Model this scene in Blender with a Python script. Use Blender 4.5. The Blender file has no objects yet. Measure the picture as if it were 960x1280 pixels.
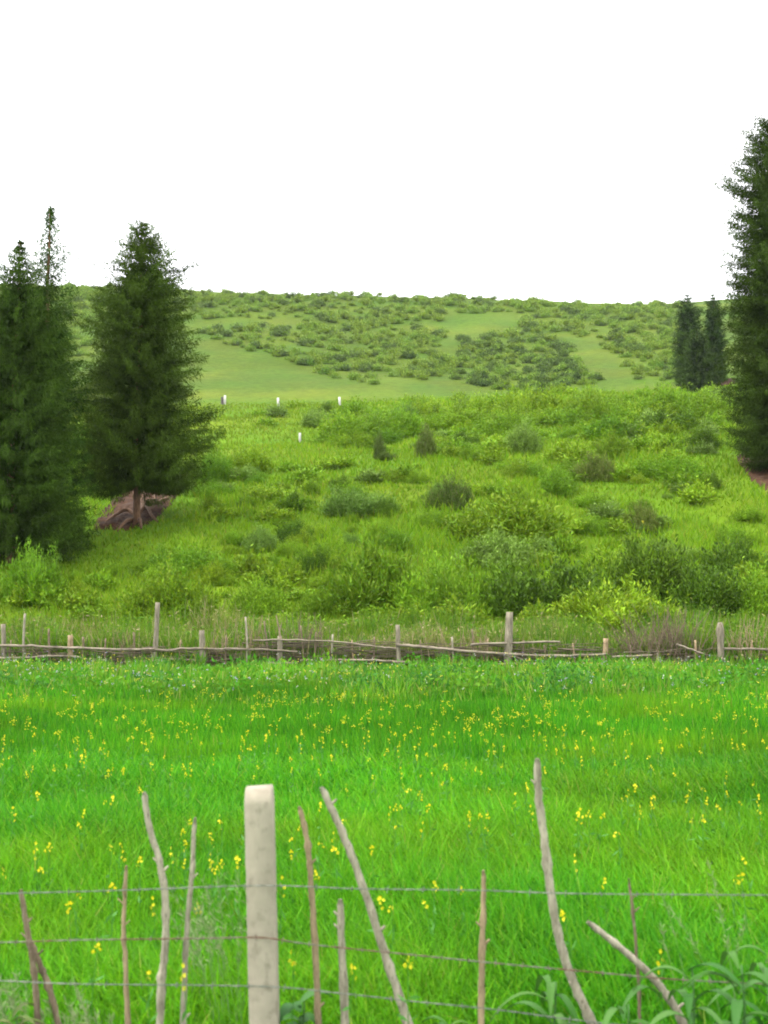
import bpy, math
import numpy as np
from mathutils import Vector

R = np.random.default_rng(7)
scene = bpy.context.scene
COL = scene.collection

# ------------------------------------------------------------------ camera
CAM_H = 1.9
F = 1310.0                       # focal length in photo pixels (960 x 1280)
PITCH = math.atan(110.0 / F)
cp, sp = math.cos(PITCH), math.sin(PITCH)


def ray(x, y):
    dx, dy = x - 480.0, 640.0 - y
    return np.array([dx, F * cp - dy * sp, F * sp + dy * cp])


def on_depth(x, y, Y):
    d = ray(x, y)
    t = Y / d[1]
    return np.array([d[0] * t, Y, CAM_H + d[2] * t])


def on_height(x, y, z):
    d = ray(x, y)
    t = (z - CAM_H) / d[2]
    return np.array([d[0] * t, d[1] * t, z])


cam = bpy.data.cameras.new("camera")
cam_o = bpy.data.objects.new("camera", cam)
COL.objects.link(cam_o)
cam_o.location = (0, 0, CAM_H)
cam_o.rotation_euler = (math.pi / 2 + PITCH, 0, 0)
cam.sensor_fit = 'VERTICAL'
cam.sensor_height = 36.0
cam.lens = F / 1280.0 * 36.0
cam.clip_start = 0.05
cam.clip_end = 6000
cam.dof.use_dof = True
cam.dof.focus_distance = 60.0
cam.dof.aperture_fstop = 3.4
scene.camera = cam_o

# ------------------------------------------------------------------ noise
def vnoise(x, y, seed=0):
    x = np.asarray(x, float); y = np.asarray(y, float)
    xi = np.floor(x).astype(np.int64); yi = np.floor(y).astype(np.int64)
    fx = x - xi; fy = y - yi
    fx = fx * fx * (3 - 2 * fx); fy = fy * fy * (3 - 2 * fy)

    def h(a, b):
        n = (a * 374761393 + b * 668265263 + seed * 974711) & 0x7fffffff
        n = ((n ^ (n >> 13)) * 1274126177) & 0x7fffffff
        n = n ^ (n >> 16)
        return (n & 0xffff) / 65535.0
    return (h(xi, yi) * (1 - fx) + h(xi + 1, yi) * fx) * (1 - fy) + (h(xi, yi + 1) * (1 - fx) + h(xi + 1, yi + 1) * fx) * fy


def fbm(x, y, seed=0, n=3):
    a = 0; w = 0.5; tot = 0
    for k in range(n):
        a = a + w * vnoise(x * 2 ** k, y * 2 ** k, seed + k); tot += w; w *= 0.5
    return a / tot

# ------------------------------------------------------------------ terrain
COLS_PX = np.array([-160, 0, 160, 320, 480, 640, 800, 960, 1120.0])
ROWS = {
    29: [836] * 9,
    31: [822, 822, 822, 822, 822, 822, 822, 822, 822],
    36: [772, 772, 768, 768, 766, 765, 765, 765, 765],
    42: [702, 703, 708, 712, 708, 706, 704, 700, 696],
    48: [668, 664, 656, 655, 646, 640, 630, 622, 612],
    60: [614, 610, 602, 598, 586, 576, 566, 566, 560],
    80: [566, 563, 560, 550, 545, 534, 524, 520, 516],
    105: [522, 520, 520, 514, 512, 504, 495, 490, 486],
    125: [502, 503, 505, 503, 499, 497, 488, 481, 478],
    160: [452, 455, 458, 460, 460, 457, 440, 433, 430],
    200: [396, 400, 405, 410, 412, 410, 405, 395, 390],
    230: [357, 361, 365, 371, 376, 378, 384, 378, 370],
    250: [353, 355, 358, 366, 372, 374, 384, 371, 362],
}
YS = np.arange(0, 261.0)
ZT = np.zeros((len(YS), len(COLS_PX)))
for j, cx in enumerate(COLS_PX):
    yy = [0, 28] + list(ROWS)
    zz = [0, 0] + [0 if Y == 29 else on_depth(cx, ROWS[Y][j], Y)[2] for Y in ROWS]
    ZT[:, j] = np.interp(YS, yy, zz)
UU = np.linspace((COLS_PX[0] - 480) / F, (COLS_PX[-1] - 480) / F, 65)
ZD = np.stack([np.interp(UU, (COLS_PX - 480) / F, row) for row in ZT])


def gsm(a, s, ax):
    k = np.arange(-3 * s, 3 * s + 1); g = np.exp(-k * k / (2.0 * s * s)); g /= g.sum()
    p = [(0, 0), (0, 0)]; p[ax] = (3 * s, 3 * s)
    a = np.pad(a, p, mode='edge')
    return np.apply_along_axis(lambda v: np.convolve(v, g, 'valid'), ax, a)


_low = gsm(ZD, 1, 0); _hi = gsm(ZD, 4, 0)
_w = np.clip((YS - 45) / 40, 0, 1)[:, None]
ZD = _low * (1 - _w) + _hi * _w
ZD[-12:] = ZT[-12:].mean() * 0 + np.stack([np.interp(UU, (COLS_PX - 480) / F, row) for row in ZT])[-12:]
ZD = gsm(ZD, 3, 1)


def ground(X, Y, rough=True):
    X = np.asarray(X, float); Y = np.asarray(Y, float)
    Yc = np.clip(Y, 0, 259.99); u = np.clip(X / np.maximum(Y, 8.0), UU[0], UU[-1] - 1e-6)
    yi = np.floor(Yc).astype(int); fy = Yc - yi
    uu = (u - UU[0]) / (UU[1] - UU[0]); ui = np.clip(np.floor(uu).astype(int), 0, len(UU) - 2); fu = uu - ui
    z = (ZD[yi, ui] * (1 - fu) + ZD[yi, ui + 1] * fu) * (1 - fy) + (ZD[yi + 1, ui] * (1 - fu) + ZD[yi + 1, ui + 1] * fu) * fy
    z = z - np.maximum(Y - 250, 0) * 0.09
    if rough:
        s = np.clip((Y - 31) / 8, 0, 1) * np.clip((118 - Y) / 20, 0.25, 1)
        z = z + s * (0.75 * (fbm(X / 5.5, Y / 6.5, 11, 3) - 0.5) + 0.9 * (fbm(X / 16, Y / 13, 31, 2) - 0.5))
        z = z + 0.05 * (fbm(X / 2.0, Y / 2.0, 5, 2) - 0.5) * (Y < 32)
        z = z + np.clip((Y - 130) / 40, 0, 1) * 1.0 * (fbm(X / 14, Y / 14, 71, 3) - 0.5)
    return z


def at(x, y, y0=20.0, y1=255.0):
    """first point of the ground met by the line of sight through a photo pixel"""
    d = ray(x, y); Y = np.arange(y0, y1, 0.1)
    X = d[0] / d[1] * Y; Z = CAM_H + d[2] / d[1] * Y
    k = np.nonzero(ground(X, Y) >= Z)[0]
    i = k[0] if len(k) else len(Y) - 1
    return np.array([X[i], Y[i], float(ground(X[i], Y[i]))])


def in_poly(px, py, poly):
    px = np.asarray(px, float); py = np.asarray(py, float)
    ins = np.zeros(px.shape, bool); n = len(poly)
    for i in range(n):
        x0, y0 = poly[i]; x1, y1 = poly[(i + 1) % n]
        c = ((y0 > py) != (y1 > py))
        with np.errstate(divide='ignore', invalid='ignore'):
            ins ^= c & (px < (x1 - x0) * (py - y0) / (y1 - y0 + 1e-12) + x0)
    return ins

# ------------------------------------------------------------------ object helpers
def tag(o, label=None, cat=None, group=None, kind=None):
    if label: o["label"] = label
    if cat: o["category"] = cat
    if group: o["group"] = group
    if kind: o["kind"] = kind
    return o


def empty(name, loc=(0, 0, 0), rz=0.0):
    o = bpy.data.objects.new(name, None); COL.objects.link(o)
    o.location = loc; o.rotation_euler = (0, 0, rz); o.empty_display_size = 0.2
    return o


def link(name, me, mats, parent=None, smooth=False):
    for m in (mats if isinstance(mats, (list, tuple)) else [mats]):
        me.materials.append(m)
    o = bpy.data.objects.new(name, me); COL.objects.link(o)
    if parent: o.parent = parent
    if smooth:
        me.polygons.foreach_set("use_smooth", np.ones(len(me.polygons), bool))
    return o


def copy_tree(o, parent=None):
    c = o.copy(); COL.objects.link(c)
    if parent is not None: c.parent = parent
    for ch in list(o.children): copy_tree(ch, c)
    return c


def mesh_arrays(name, V, Q, C=None, mi=None):
    """V (n,3), Q (m,4) quads, C (n,3) colour per vertex, mi material index per quad"""
    me = bpy.data.meshes.new(name)
    V = np.ascontiguousarray(V, np.float32); Q = np.ascontiguousarray(Q, np.int32)
    me.vertices.add(len(V)); me.vertices.foreach_set("co", V.ravel())
    me.loops.add(Q.size); me.loops.foreach_set("vertex_index", Q.ravel())
    me.polygons.add(len(Q))
    me.polygons.foreach_set("loop_start", np.arange(len(Q), dtype=np.int32) * 4)
    if mi is not None: me.polygons.foreach_set("material_index", np.ascontiguousarray(mi, np.int32))
    if C is not None:
        a = me.color_attributes.new("tint", 'FLOAT_COLOR', 'POINT')
        cc = np.ones((len(V), 4), np.float32); cc[:, :3] = C
        a.data.foreach_set("color", cc.ravel())
    me.update(calc_edges=True); me.validate()
    return me


def norm(v): return v / (np.linalg.norm(v, axis=-1, keepdims=True) + 1e-9)


class Leaves:
    """collects thin leaf shaped faces"""
    def __init__(s): s.V = []; s.C = []; s.n = 0; s.Q = []

    def add(s, p, d, length, width, col, twist=None, wide=0.45, bend=0.0):
        """kite shaped leaf starting at p along d"""
        n = len(p); d = norm(d)
        r = norm(R.normal(size=(n, 3))) if twist is None else norm(twist)
        side = norm(np.cross(d, r)); L = np.broadcast_to(np.asarray(length, float), (n,))[:, None]; W = np.broadcast_to(np.asarray(width, float), (n,))[:, None]
        up = np.cross(side, d)
        m = p + d * L * wide + up * L * bend
        V = np.stack([p, m + side * W / 2, p + d * L, m - side * W / 2], 1)
        s._push(V, col)

    def blade(s, p, d, length, width, col, side, droop):
        """grass blade of two segments that bends over"""
        n = len(p); d = norm(d); L = np.broadcast_to(length, (n,))[:, None]; W = np.broadcast_to(width, (n,))[:, None]
        dr = np.broadcast_to(droop, (n,))[:, None]
        hor = d.copy(); hor[:, 2] = 0; hor = norm(hor)
        m = p + d * L * 0.55
        d2 = norm(d * (1 - dr) + hor * dr)
        t = m + d2 * L * 0.45
        a = p - side * W * 0.4; b = p + side * W * 0.4; c = m + side * W * 0.5; e = m - side * W * 0.5
        s._push(np.stack([a, b, c, e], 1), col)
        s._push(np.stack([e, c, t + side * W * 0.06, t - side * W * 0.06], 1), col)

    def _push(s, V, col):
        n = len(V); s.V.append(V.reshape(-1, 3))
        s.C.append(np.repeat(np.broadcast_to(col, (n, 3)), 4, 0))
        s.Q.append(np.arange(n * 4).reshape(n, 4) + s.n); s.n += n * 4

    def mesh(s, name): return mesh_arrays(name, np.concatenate(s.V), np.concatenate(s.Q), np.concatenate(s.C))


def tube(pts, radii, n=8, wob=0.0, cap=True, seed=0):
    """vertices and quads of a tapering tube through pts"""
    rr = np.random.default_rng(seed)
    pts = np.asarray(pts, float); k = len(pts); radii = np.broadcast_to(np.asarray(radii, float), (k,))
    T = np.gradient(pts, axis=0); T = norm(T)
    ref = np.array([0.31, 0.9, 0.17]) if abs(T[0] @ np.array([0.31, 0.9, 0.17])) < 0.9 else np.array([1.0, 0, 0])
    A = norm(np.cross(T, ref)); B = np.cross(T, A)
    th = np.arange(n) * 2 * math.pi / n
    rad = radii[:, None] * (1 + wob * rr.normal(size=(k, n)) * 0.6 + wob * rr.normal(size=(1, n)))
    V = pts[:, None] + rad[..., None] * (np.cos(th)[None, :, None] * A[:, None] + np.sin(th)[None, :, None] * B[:, None])
    V = V.reshape(-1, 3)
    i = np.arange(k - 1)[:, None] * n; j = np.arange(n)[None]; j2 = (j + 1) % n
    Q = np.stack([i + j, i + j2, i + n + j2, i + n + j], -1).reshape(-1, 4)
    if cap:
        for base, c in ((0, pts[0]), ((k - 1) * n, pts[-1])):
            ci = len(V); V = np.vstack([V, c[None]])
            q = np.array([[base + a, base + (a + 1) % n, base + (a + 2) % n, ci] for a in range(0, n, 2)])
            Q = np.vstack([Q, q])
    return V, Q


def join(parts):
    V = []; Q = []; o = 0
    for v, q in parts: V.append(v); Q.append(q + o); o += len(v)
    return np.concatenate(V), np.concatenate(Q)


def smooth_path(pts, m=6):
    pts = np.asarray(pts, float); k = len(pts)
    if k == 2: t = np.linspace(0, 1, m * 2)[:, None]; return pts[0] * (1 - t) + pts[1] * t
    P = np.vstack([2 * pts[0] - pts[1], pts, 2 * pts[-1] - pts[-2]]); out = []
    for i in range(1, k):
        for s in np.linspace(0, 1, m, endpoint=False):
            a, b, c, d = P[i - 1], P[i], P[i + 1], P[i + 2]
            out.append(0.5 * (2 * b + (c - a) * s + (2 * a - 5 * b + 4 * c - d) * s * s + (3 * b - a - 3 * c + d) * s ** 3))
    out.append(pts[-1])
    return np.array(out)

# ------------------------------------------------------------------ materials
def mat_new(name):
    m = bpy.data.materials.new(name); m.use_nodes = True
    nt = m.node_tree; nt.nodes.clear()
    out = nt.nodes.new("ShaderNodeOutputMaterial")
    return m, nt, out


def mat_leaf(name, trans=0.35, vary=0.0, rough=0.55, spec=0.25):
    m, nt, out = mat_new(name); N = nt.nodes.new; Lk = nt.links.new
    a = N("ShaderNodeAttribute"); a.attribute_name = "tint"
    src = a.outputs["Color"]
    if vary:
        oi = N("ShaderNodeObjectInfo"); hs = N("ShaderNodeHueSaturation")
        mr = N("ShaderNodeMapRange"); mr.inputs["To Min"].default_value = 1 - vary; mr.inputs["To Max"].default_value = 1 + vary
        Lk(oi.outputs["Random"], mr.inputs["Value"]); Lk(mr.outputs["Result"], hs.inputs["Value"])
        mh = N("ShaderNodeMapRange"); mh.inputs["To Min"].default_value = 0.5 + 0.008; mh.inputs["To Max"].default_value = 0.5 - 0.012
        Lk(oi.outputs["Random"], mh.inputs["Value"]); Lk(mh.outputs["Result"], hs.inputs["Hue"])
        Lk(src, hs.inputs["Color"]); src = hs.outputs["Color"]
    p = N("ShaderNodeBsdfPrincipled"); p.inputs["Roughness"].default_value = rough; p.inputs["Specular IOR Level"].default_value = spec
    Lk(src, p.inputs["Base Color"])
    t = N("ShaderNodeBsdfTranslucent"); Lk(src, t.inputs["Color"])
    mx = N("ShaderNodeMixShader"); mx.inputs[0].default_value = trans
    Lk(p.outputs[0], mx.inputs[1]); Lk(t.outputs[0], mx.inputs[2]); Lk(mx.outputs[0], out.inputs["Surface"])
    return m


def mat_rough(name, c1, c2, scale=6.0, stretch=(1, 1, 1), bump=0.4, rough=0.85, c3=None, s2=30.0, detail=8.0, dist=0.02):
    m, nt, out = mat_new(name); N = nt.nodes.new; Lk = nt.links.new
    tc = N("ShaderNodeTexCoord"); mp = N("ShaderNodeMapping"); mp.inputs["Scale"].default_value = stretch
    Lk(tc.outputs["Object"], mp.inputs["Vector"])
    n1 = N("ShaderNodeTexNoise"); n1.inputs["Scale"].default_value = scale; n1.inputs["Detail"].default_value = detail; n1.inputs["Roughness"].default_value = 0.65
    Lk(mp.outputs[0], n1.inputs["Vector"])
    cr = N("ShaderNodeValToRGB"); cr.color_ramp.elements[0].position = 0.32; cr.color_ramp.elements[1].position = 0.68
    cr.color_ramp.elements[0].color = (*c1, 1); cr.color_ramp.elements[1].color = (*c2, 1)
    Lk(n1.outputs["Fac"], cr.inputs["Fac"]); col = cr.outputs["Color"]
    if c3:
        n2 = N("ShaderNodeTexNoise"); n2.inputs["Scale"].default_value = s2; n2.inputs["Detail"].default_value = 6
        Lk(mp.outputs[0], n2.inputs["Vector"])
        r2 = N("ShaderNodeMapRange"); r2.inputs["From Min"].default_value = 0.55; r2.inputs["From Max"].default_value = 0.72
        Lk(n2.outputs["Fac"], r2.inputs["Value"])
        mx = N("ShaderNodeMix"); mx.data_type = 'RGBA'
        Lk(r2.outputs["Result"], mx.inputs["Factor"]); Lk(col, mx.inputs["A"]); mx.inputs["B"].default_value = (*c3, 1)
        col = mx.outputs["Result"]
    p = N("ShaderNodeBsdfPrincipled"); p.inputs["Roughness"].default_value = rough; p.inputs["Specular IOR Level"].default_value = 0.2
    Lk(col, p.inputs["Base Color"])
    b = N("ShaderNodeBump"); b.inputs["Strength"].default_value = bump; b.inputs["Distance"].default_value = dist
    Lk(n1.outputs["Fac"], b.inputs["Height"]); Lk(b.outputs[0], p.inputs["Normal"])
    Lk(p.outputs[0], out.inputs["Surface"])
    return m


def mat_ground():
    m, nt, out = mat_new("meadow_ground"); N = nt.nodes.new; Lk = nt.links.new
    a = N("ShaderNodeAttribute"); a.attribute_name = "tint"
    tc = N("ShaderNodeTexCoord")
    n1 = N("ShaderNodeTexNoise"); n1.inputs["Scale"].default_value = 0.9; n1.inputs["Detail"].default_value = 9; n1.inputs["Roughness"].default_value = 0.75
    n2 = N("ShaderNodeTexNoise"); n2.inputs["Scale"].default_value = 0.09; n2.inputs["Detail"].default_value = 5
    Lk(tc.outputs["Object"], n1.inputs["Vector"]); Lk(tc.outputs["Object"], n2.inputs["Vector"])
    r1 = N("ShaderNodeMapRange"); r1.inputs["From Min"].default_value = 0.3; r1.inputs["From Max"].default_value = 0.7; r1.inputs["To Min"].default_value = 0.68; r1.inputs["To Max"].default_value = 1.3
    Lk(n1.outputs["Fac"], r1.inputs["Value"])
    r2 = N("ShaderNodeMapRange"); r2.inputs["From Min"].default_value = 0.35; r2.inputs["From Max"].default_value = 0.65; r2.inputs["To Min"].default_value = 0.515; r2.inputs["To Max"].default_value = 0.482
    Lk(n2.outputs["Fac"], r2.inputs["Value"])
    hs = N("ShaderNodeHueSaturation"); Lk(a.outputs["Color"], hs.inputs["Color"]); Lk(r1.outputs["Result"], hs.inputs["Value"]); Lk(r2.outputs["Result"], hs.inputs["Hue"])
    p = N("ShaderNodeBsdfPrincipled"); p.inputs["Roughness"].default_value = 0.95; p.inputs["Specular IOR Level"].default_value = 0.05
    Lk(hs.outputs["Color"], p.inputs["Base Color"])
    b = N("ShaderNodeBump"); b.inputs["Strength"].default_value = 0.7; b.inputs["Distance"].default_value = 0.25
    Lk(n1.outputs["Fac"], b.inputs["Height"]); Lk(b.outputs[0], p.inputs["Normal"])
    Lk(p.outputs[0], out.inputs["Surface"])
    return m


M_LEAF = mat_leaf("shrub_leaf", 0.22, 0.14, 0.6, 0.12)
M_GRASS = mat_leaf("grass_blade", 0.4, 0.0, 0.6, 0.10)
M_NEEDLE = mat_leaf("spruce_needle", 0.10, 0.04, 0.8, 0.04)
M_PETAL = mat_leaf("petal", 0.4, 0.1, 0.6, 0.2)
M_STEM = mat_leaf("flower_stem", 0.25, 0.0)
M_GROUND = mat_ground()
M_BARK = mat_rough("spruce_bark", (0.05, 0.026, 0.014), (0.15, 0.084, 0.046), 5, (3, 3, 0.7), 0.8)
M_EARTH = mat_rough("bare_earth", (0.015, 0.0055, 0.002), (0.050, 0.021, 0.0075), 1.6, (1, 1, 1.6), 0.9, 0.95, (0.085, 0.044, 0.02), 7.0, 10, 0.12)  # brown soil, its colour darkened further to carry the shade under the spruce crown
M_CONC = mat_rough("weathered_concrete", (0.205, 0.178, 0.134), (0.275, 0.240, 0.185), 9, (1.2, 1.2, 0.8), 0.7, 0.9, (0.15, 0.13, 0.095), 17.0, 14, 0.01)
M_STICK = mat_rough("grey_branch", (0.125, 0.11, 0.078), (0.30, 0.268, 0.20), 9, (4, 4, 0.8), 0.6, 0.9, (0.06, 0.045, 0.035), 40.0, 8, 0.01)
M_STICK_B = mat_rough("brown_branch", (0.065, 0.047, 0.03), (0.16, 0.12, 0.075), 9, (4, 4, 0.8), 0.6, 0.9, (0.2, 0.16, 0.12), 40.0, 8, 0.01)
M_STICK_T = mat_rough("tan_branch", (0.13, 0.095, 0.055), (0.27, 0.20, 0.12), 9, (4, 4, 0.8), 0.6, 0.9, (0.08, 0.06, 0.03), 40.0, 8, 0.01)
M_WOOD = mat_rough("weathered_wood", (0.085, 0.072, 0.050), (0.23, 0.20, 0.145), 4, (4, 4, 0.6), 0.7, 0.9, (0.05, 0.04, 0.03), 14.0, 8, 0.02)
M_WOOD_T = mat_rough("tan_wood", (0.15, 0.105, 0.06), (0.30, 0.22, 0.13), 4, (4, 4, 0.6), 0.7, 0.9, (0.08, 0.055, 0.035), 14.0, 8, 0.02)
M_RAIL = mat_rough("rail_wood", (0.07, 0.055, 0.04), (0.25, 0.21, 0.155), 3, (0.8, 3, 3), 0.7, 0.9, (0.04, 0.032, 0.025), 10.0, 8, 0.02)
M_WATTLE = mat_rough("wattle_wood", (0.035, 0.028, 0.019), (0.13, 0.105, 0.07), 3, (0.8, 3, 3), 0.7, 0.9)
M_WHITE = mat_rough("whitewash", (0.30, 0.29, 0.26), (0.45, 0.44, 0.40), 3, (1, 1, 1), 0.2, 0.8)
M_DARKW = mat_rough("dark_wood", (0.03, 0.028, 0.025), (0.08, 0.07, 0.06), 4, (3, 3, 0.7), 0.5, 0.9)


def mat_wire(name, c1, c2, rust, metal):
    m, nt, out = mat_new(name); N = nt.nodes.new; Lk = nt.links.new
    tc = N("ShaderNodeTexCoord"); n1 = N("ShaderNodeTexNoise"); n1.inputs["Scale"].default_value = 4.0; n1.inputs["Detail"].default_value = 6
    Lk(tc.outputs["Object"], n1.inputs["Vector"])
    cr = N("ShaderNodeValToRGB"); cr.color_ramp.elements[0].position = 0.5 - rust; cr.color_ramp.elements[1].position = 0.62 - rust
    cr.color_ramp.elements[0].color = (*c1, 1); cr.color_ramp.elements[1].color = (*c2, 1); Lk(n1.outputs["Fac"], cr.inputs["Fac"])
    p = N("ShaderNodeBsdfPrincipled"); p.inputs["Metallic"].default_value = metal; p.inputs["Roughness"].default_value = 0.6
    Lk(cr.outputs["Color"], p.inputs["Base Color"]); Lk(p.outputs[0], out.inputs["Surface"])
    return m


M_WIRE = mat_wire("galvanised_wire", (0.085, 0.095, 0.075), (0.14, 0.145, 0.12), 0.0, 0.2)
M_RUST = mat_wire("rusty_wire", (0.10, 0.095, 0.07), (0.075, 0.026, 0.012), 0.04, 0.1)

# ------------------------------------------------------------------ ground sheet
rows = np.concatenate([np.arange(-40, 4, 2.0), np.arange(4, 28, 0.6), np.arange(28, 112, 0.42), np.arange(112, 262, 1.1), np.arange(262, 330, 6.0), np.array([400, 600, 1000, 1800.0])])
cols = np.linspace(-1, 1, 261)
half = 30 + np.maximum(rows, 0) * 0.62
GX = cols[None] * half[:, None]; GY = np.repeat(rows[:, None], len(cols), 1)
GZ = ground(GX, GY)
GZ = np.where(GY > 330, np.minimum(GZ, GZ[np.searchsorted(rows, 330) - 1][None]), GZ)

SOIL = []          # outlines of the bare earth patches, as ground points
SOIL_PX = [[(112, 664), (130, 636), (160, 614), (205, 597), (242, 593), (230, 612), (212, 634), (188, 656), (152, 667)],
           [(916, 574), (938, 566), (1000, 560), (1040, 600), (1000, 628), (960, 618), (944, 608), (930, 592)],
           [(888, 480), (905, 474), (920, 474), (918, 480), (900, 483)]]
for P in SOIL_PX:
    SOIL.append([tuple(at(x, y)[:2]) for x, y in P])


def tint_ground(X, Y):
    f = np.clip((Y - 28) / 3, 0, 1); g = np.clip((Y - 96) / 40, 0, 1)
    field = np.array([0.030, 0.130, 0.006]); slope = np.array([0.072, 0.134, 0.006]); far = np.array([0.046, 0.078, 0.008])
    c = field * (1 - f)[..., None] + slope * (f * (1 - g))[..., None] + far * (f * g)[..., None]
    n = fbm(X / 9, Y / 11, 91, 3)[..., None] - 0.5
    c = c * (1 + 0.5 * n) + np.array([0.03, 0.01, 0.0]) * np.clip(n, 0, 1)
    return c


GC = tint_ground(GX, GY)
nr, nc = GX.shape
ii = (np.arange(nr - 1)[:, None] * nc + np.arange(nc - 1)[None]).ravel()
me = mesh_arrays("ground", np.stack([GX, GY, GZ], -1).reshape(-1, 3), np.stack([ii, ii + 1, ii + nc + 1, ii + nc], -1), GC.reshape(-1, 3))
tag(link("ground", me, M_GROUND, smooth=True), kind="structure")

# bare earth banks
for k, poly in enumerate(SOIL):
    P = np.array(poly); lo = P.min(0) - 0.2; hi = P.max(0) + 0.2; n = 70
    gx, gy = np.meshgrid(np.linspace(lo[0], hi[0], n), np.linspace(lo[1], hi[1], n))
    jag = 0.35 * (fbm(gx * 1.6, gy * 1.6, 17, 3) - 0.5)
    ins = in_poly(gx + jag, gy + jag, poly)
    step = 0.16 * np.abs(((gy - lo[1]) / 0.55 + 0.8 * fbm(gx, gy, 3, 2)) % 1 - 0.5)
    gz = ground(gx, gy) + 0.08 + 0.34 * (fbm(gx * 1.3, gy * 1.3, 23, 4) - 0.45) + 0.22 * (fbm(gx * 5, gy * 5, 27, 3) - 0.5) + step
    idx = (np.arange(n - 1)[:, None] * n + np.arange(n - 1)[None])
    keep = ins[:-1, :-1] & ins[1:, :-1] & ins[:-1, 1:] & ins[1:, 1:]
    i = idx[keep]
    edge = ~ins
    er = np.zeros_like(gz, bool); er[1:-1, 1:-1] = edge[:-2, 1:-1] | edge[2:, 1:-1] | edge[1:-1, :-2] | edge[1:-1, 2:]
    gz = np.where(er, ground(gx, gy) - 0.05, gz)
    V = np.stack([gx, gy, gz], -1).reshape(-1, 3); Q = np.stack([i, i + 1, i + n + 1, i + n], -1)
    used = np.unique(Q); mp_ = np.zeros(len(V), int); mp_[used] = np.arange(len(used))
    tag(link("earth_bank", mesh_arrays("earth_bank", V[used], mp_[Q]), M_EARTH, smooth=True), kind="structure")


def off_soil(X, Y, grow=0.0):
    ok = np.ones(np.shape(X), bool)
    jx = 1.3 * (fbm(X * 0.9, Y * 0.9, 211, 3) - 0.5) + 0.5 * (np.sin(X * 37.0) * np.sin(Y * 41.0))
    for p in SOIL:
        ok &= ~in_poly(X + jx, Y + jx * 0.7, p)
    return ok

# ------------------------------------------------------------------ grass of the field
def scatter_uv(n, y0, y1, umax=0.46, power=1.0):
    """points over the ground between depths y0 and y1, thinning out with distance"""
    t = R.random(n)
    if power == 1.0: Y = y0 * (y1 / y0) ** t
    else:
        q = 1 - power; Y = (y0 ** q + t * (y1 ** q - y0 ** q)) ** (1 / q)
    X = R.uniform(-umax, umax, n) * Y
    return X, Y


def mixcol(n, cols, w):
    k = R.choice(len(cols), n, p=np.array(w) / sum(w)); c = np.array(cols)[k]
    return c * R.uniform(0.8, 1.22, (n, 1))


g = Leaves()
for (n, y0, y1, wmul, seg) in ((260000, 3.6, 12.0, 1.0, 2), (165000, 12.0, 29.5, 1.0, 1)):
    X, Y = scatter_uv(n, y0, y1, 0.47); X = X * (0.44 * Y + 2.3) / (0.47 * Y)
    X = X + R.normal(size=n) * 0.05
    hn = fbm(X / 1.1, Y / 1.5, 44, 3); rowv = 0.5 + 0.5 * np.sin((Y + 0.05 * X + 0.5 * fbm(X / 4, Y / 4, 9, 2)) * 2 * math.pi / 2.1)
    H = (0.27 + 0.26 * (hn - 0.5) + 0.04 * rowv) * R.uniform(0.7, 1.2, n) * np.clip((28.7 - Y) / 6, 0.2, 1) * np.clip((Y - 4.1) / 0.9, 0.22, 1)
    d = np.stack([R.normal(size=n) * 0.3 - 0.08, R.normal(size=n) * 0.3, np.ones(n)], -1)
    s = R.uniform(0, math.pi, n) * 0.6 - 0.3 * math.pi * 0.6
    side = np.stack([np.cos(s), np.sin(s), np.zeros(n)], -1)
    W = (0.0065 + 0.0010 * np.maximum(Y - 6, 0)) * R.uniform(0.6, 1.3, n)
    c = mixcol(n, [(0.052, 0.218, 0.005), (0.036, 0.176, 0.006), (0.086, 0.240, 0.006), (0.024, 0.115, 0.007), (0.15, 0.21, 0.03)], [5, 4, 2.4, 1.6, 0.25])
    pn = fbm(X / 3.2, Y / 5.0, 61, 3)[:, None]
    c = c * (0.55 + 0.9 * pn) * (0.94 + 0.12 * rowv[:, None])
    c = c * (1 + 0.28 * np.clip((8.5 - Y) / 3, 0, 1))[:, None]
    yl = np.clip((fbm(X / 2.2, Y / 1.6, 83, 2) - 0.55) * 3, 0, 1)[:, None]
    c = c + yl * np.array([0.045, 0.03, 0.0])
    p = np.stack([X, Y, ground(X, Y) - 0.01], -1)
    if seg == 2: g.blade(p, d, H, W, c, side, R.uniform(0.1, 0.75, n))
    else: g.add(p, d, H, W, c, np.cross(d, side), 0.35, 0.05)
tag(link("meadow_grass", g.mesh("meadow_grass"), M_GRASS), "bright green young grass filling the flat meadow between the two fences", "grass", kind="stuff")

# mixed herbs along the far edge of the field
g = Leaves()
n = 60000
Y = R.triangular(16.5, 29, 30.5, n); X = R.uniform(-0.46, 0.46, n) * Y
w = np.clip((Y - 17.5) / 7, 0, 1); pn = fbm(X / 1.3, Y / 1.1, 101, 3)
H = (0.22 + 0.28 * w * pn) * R.uniform(0.6, 1.3, n) * np.clip((28.7 - Y) / 4, 0.13, 1)
d = np.stack([R.normal(size=n) * 0.4, R.normal(size=n) * 0.4, np.ones(n)], -1)
H = H * (0.6 + 0.9 * fbm(X / 0.7, Y / 0.5, 105, 2))
c = mixcol(n, [(0.065, 0.22, 0.008), (0.115, 0.225, 0.012), (0.045, 0.155, 0.010), (0.16, 0.20, 0.035), (0.085, 0.20, 0.030)], [4, 4, 2.5, 2.0, 1.5]) * (0.6 + 0.9 * pn)[:, None]
p = np.stack([X, Y, ground(X, Y)], -1)
g.add(p, d, H * 1.12, 0.026 * R.uniform(0.5, 1.6, n), c, None, 0.5)
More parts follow.
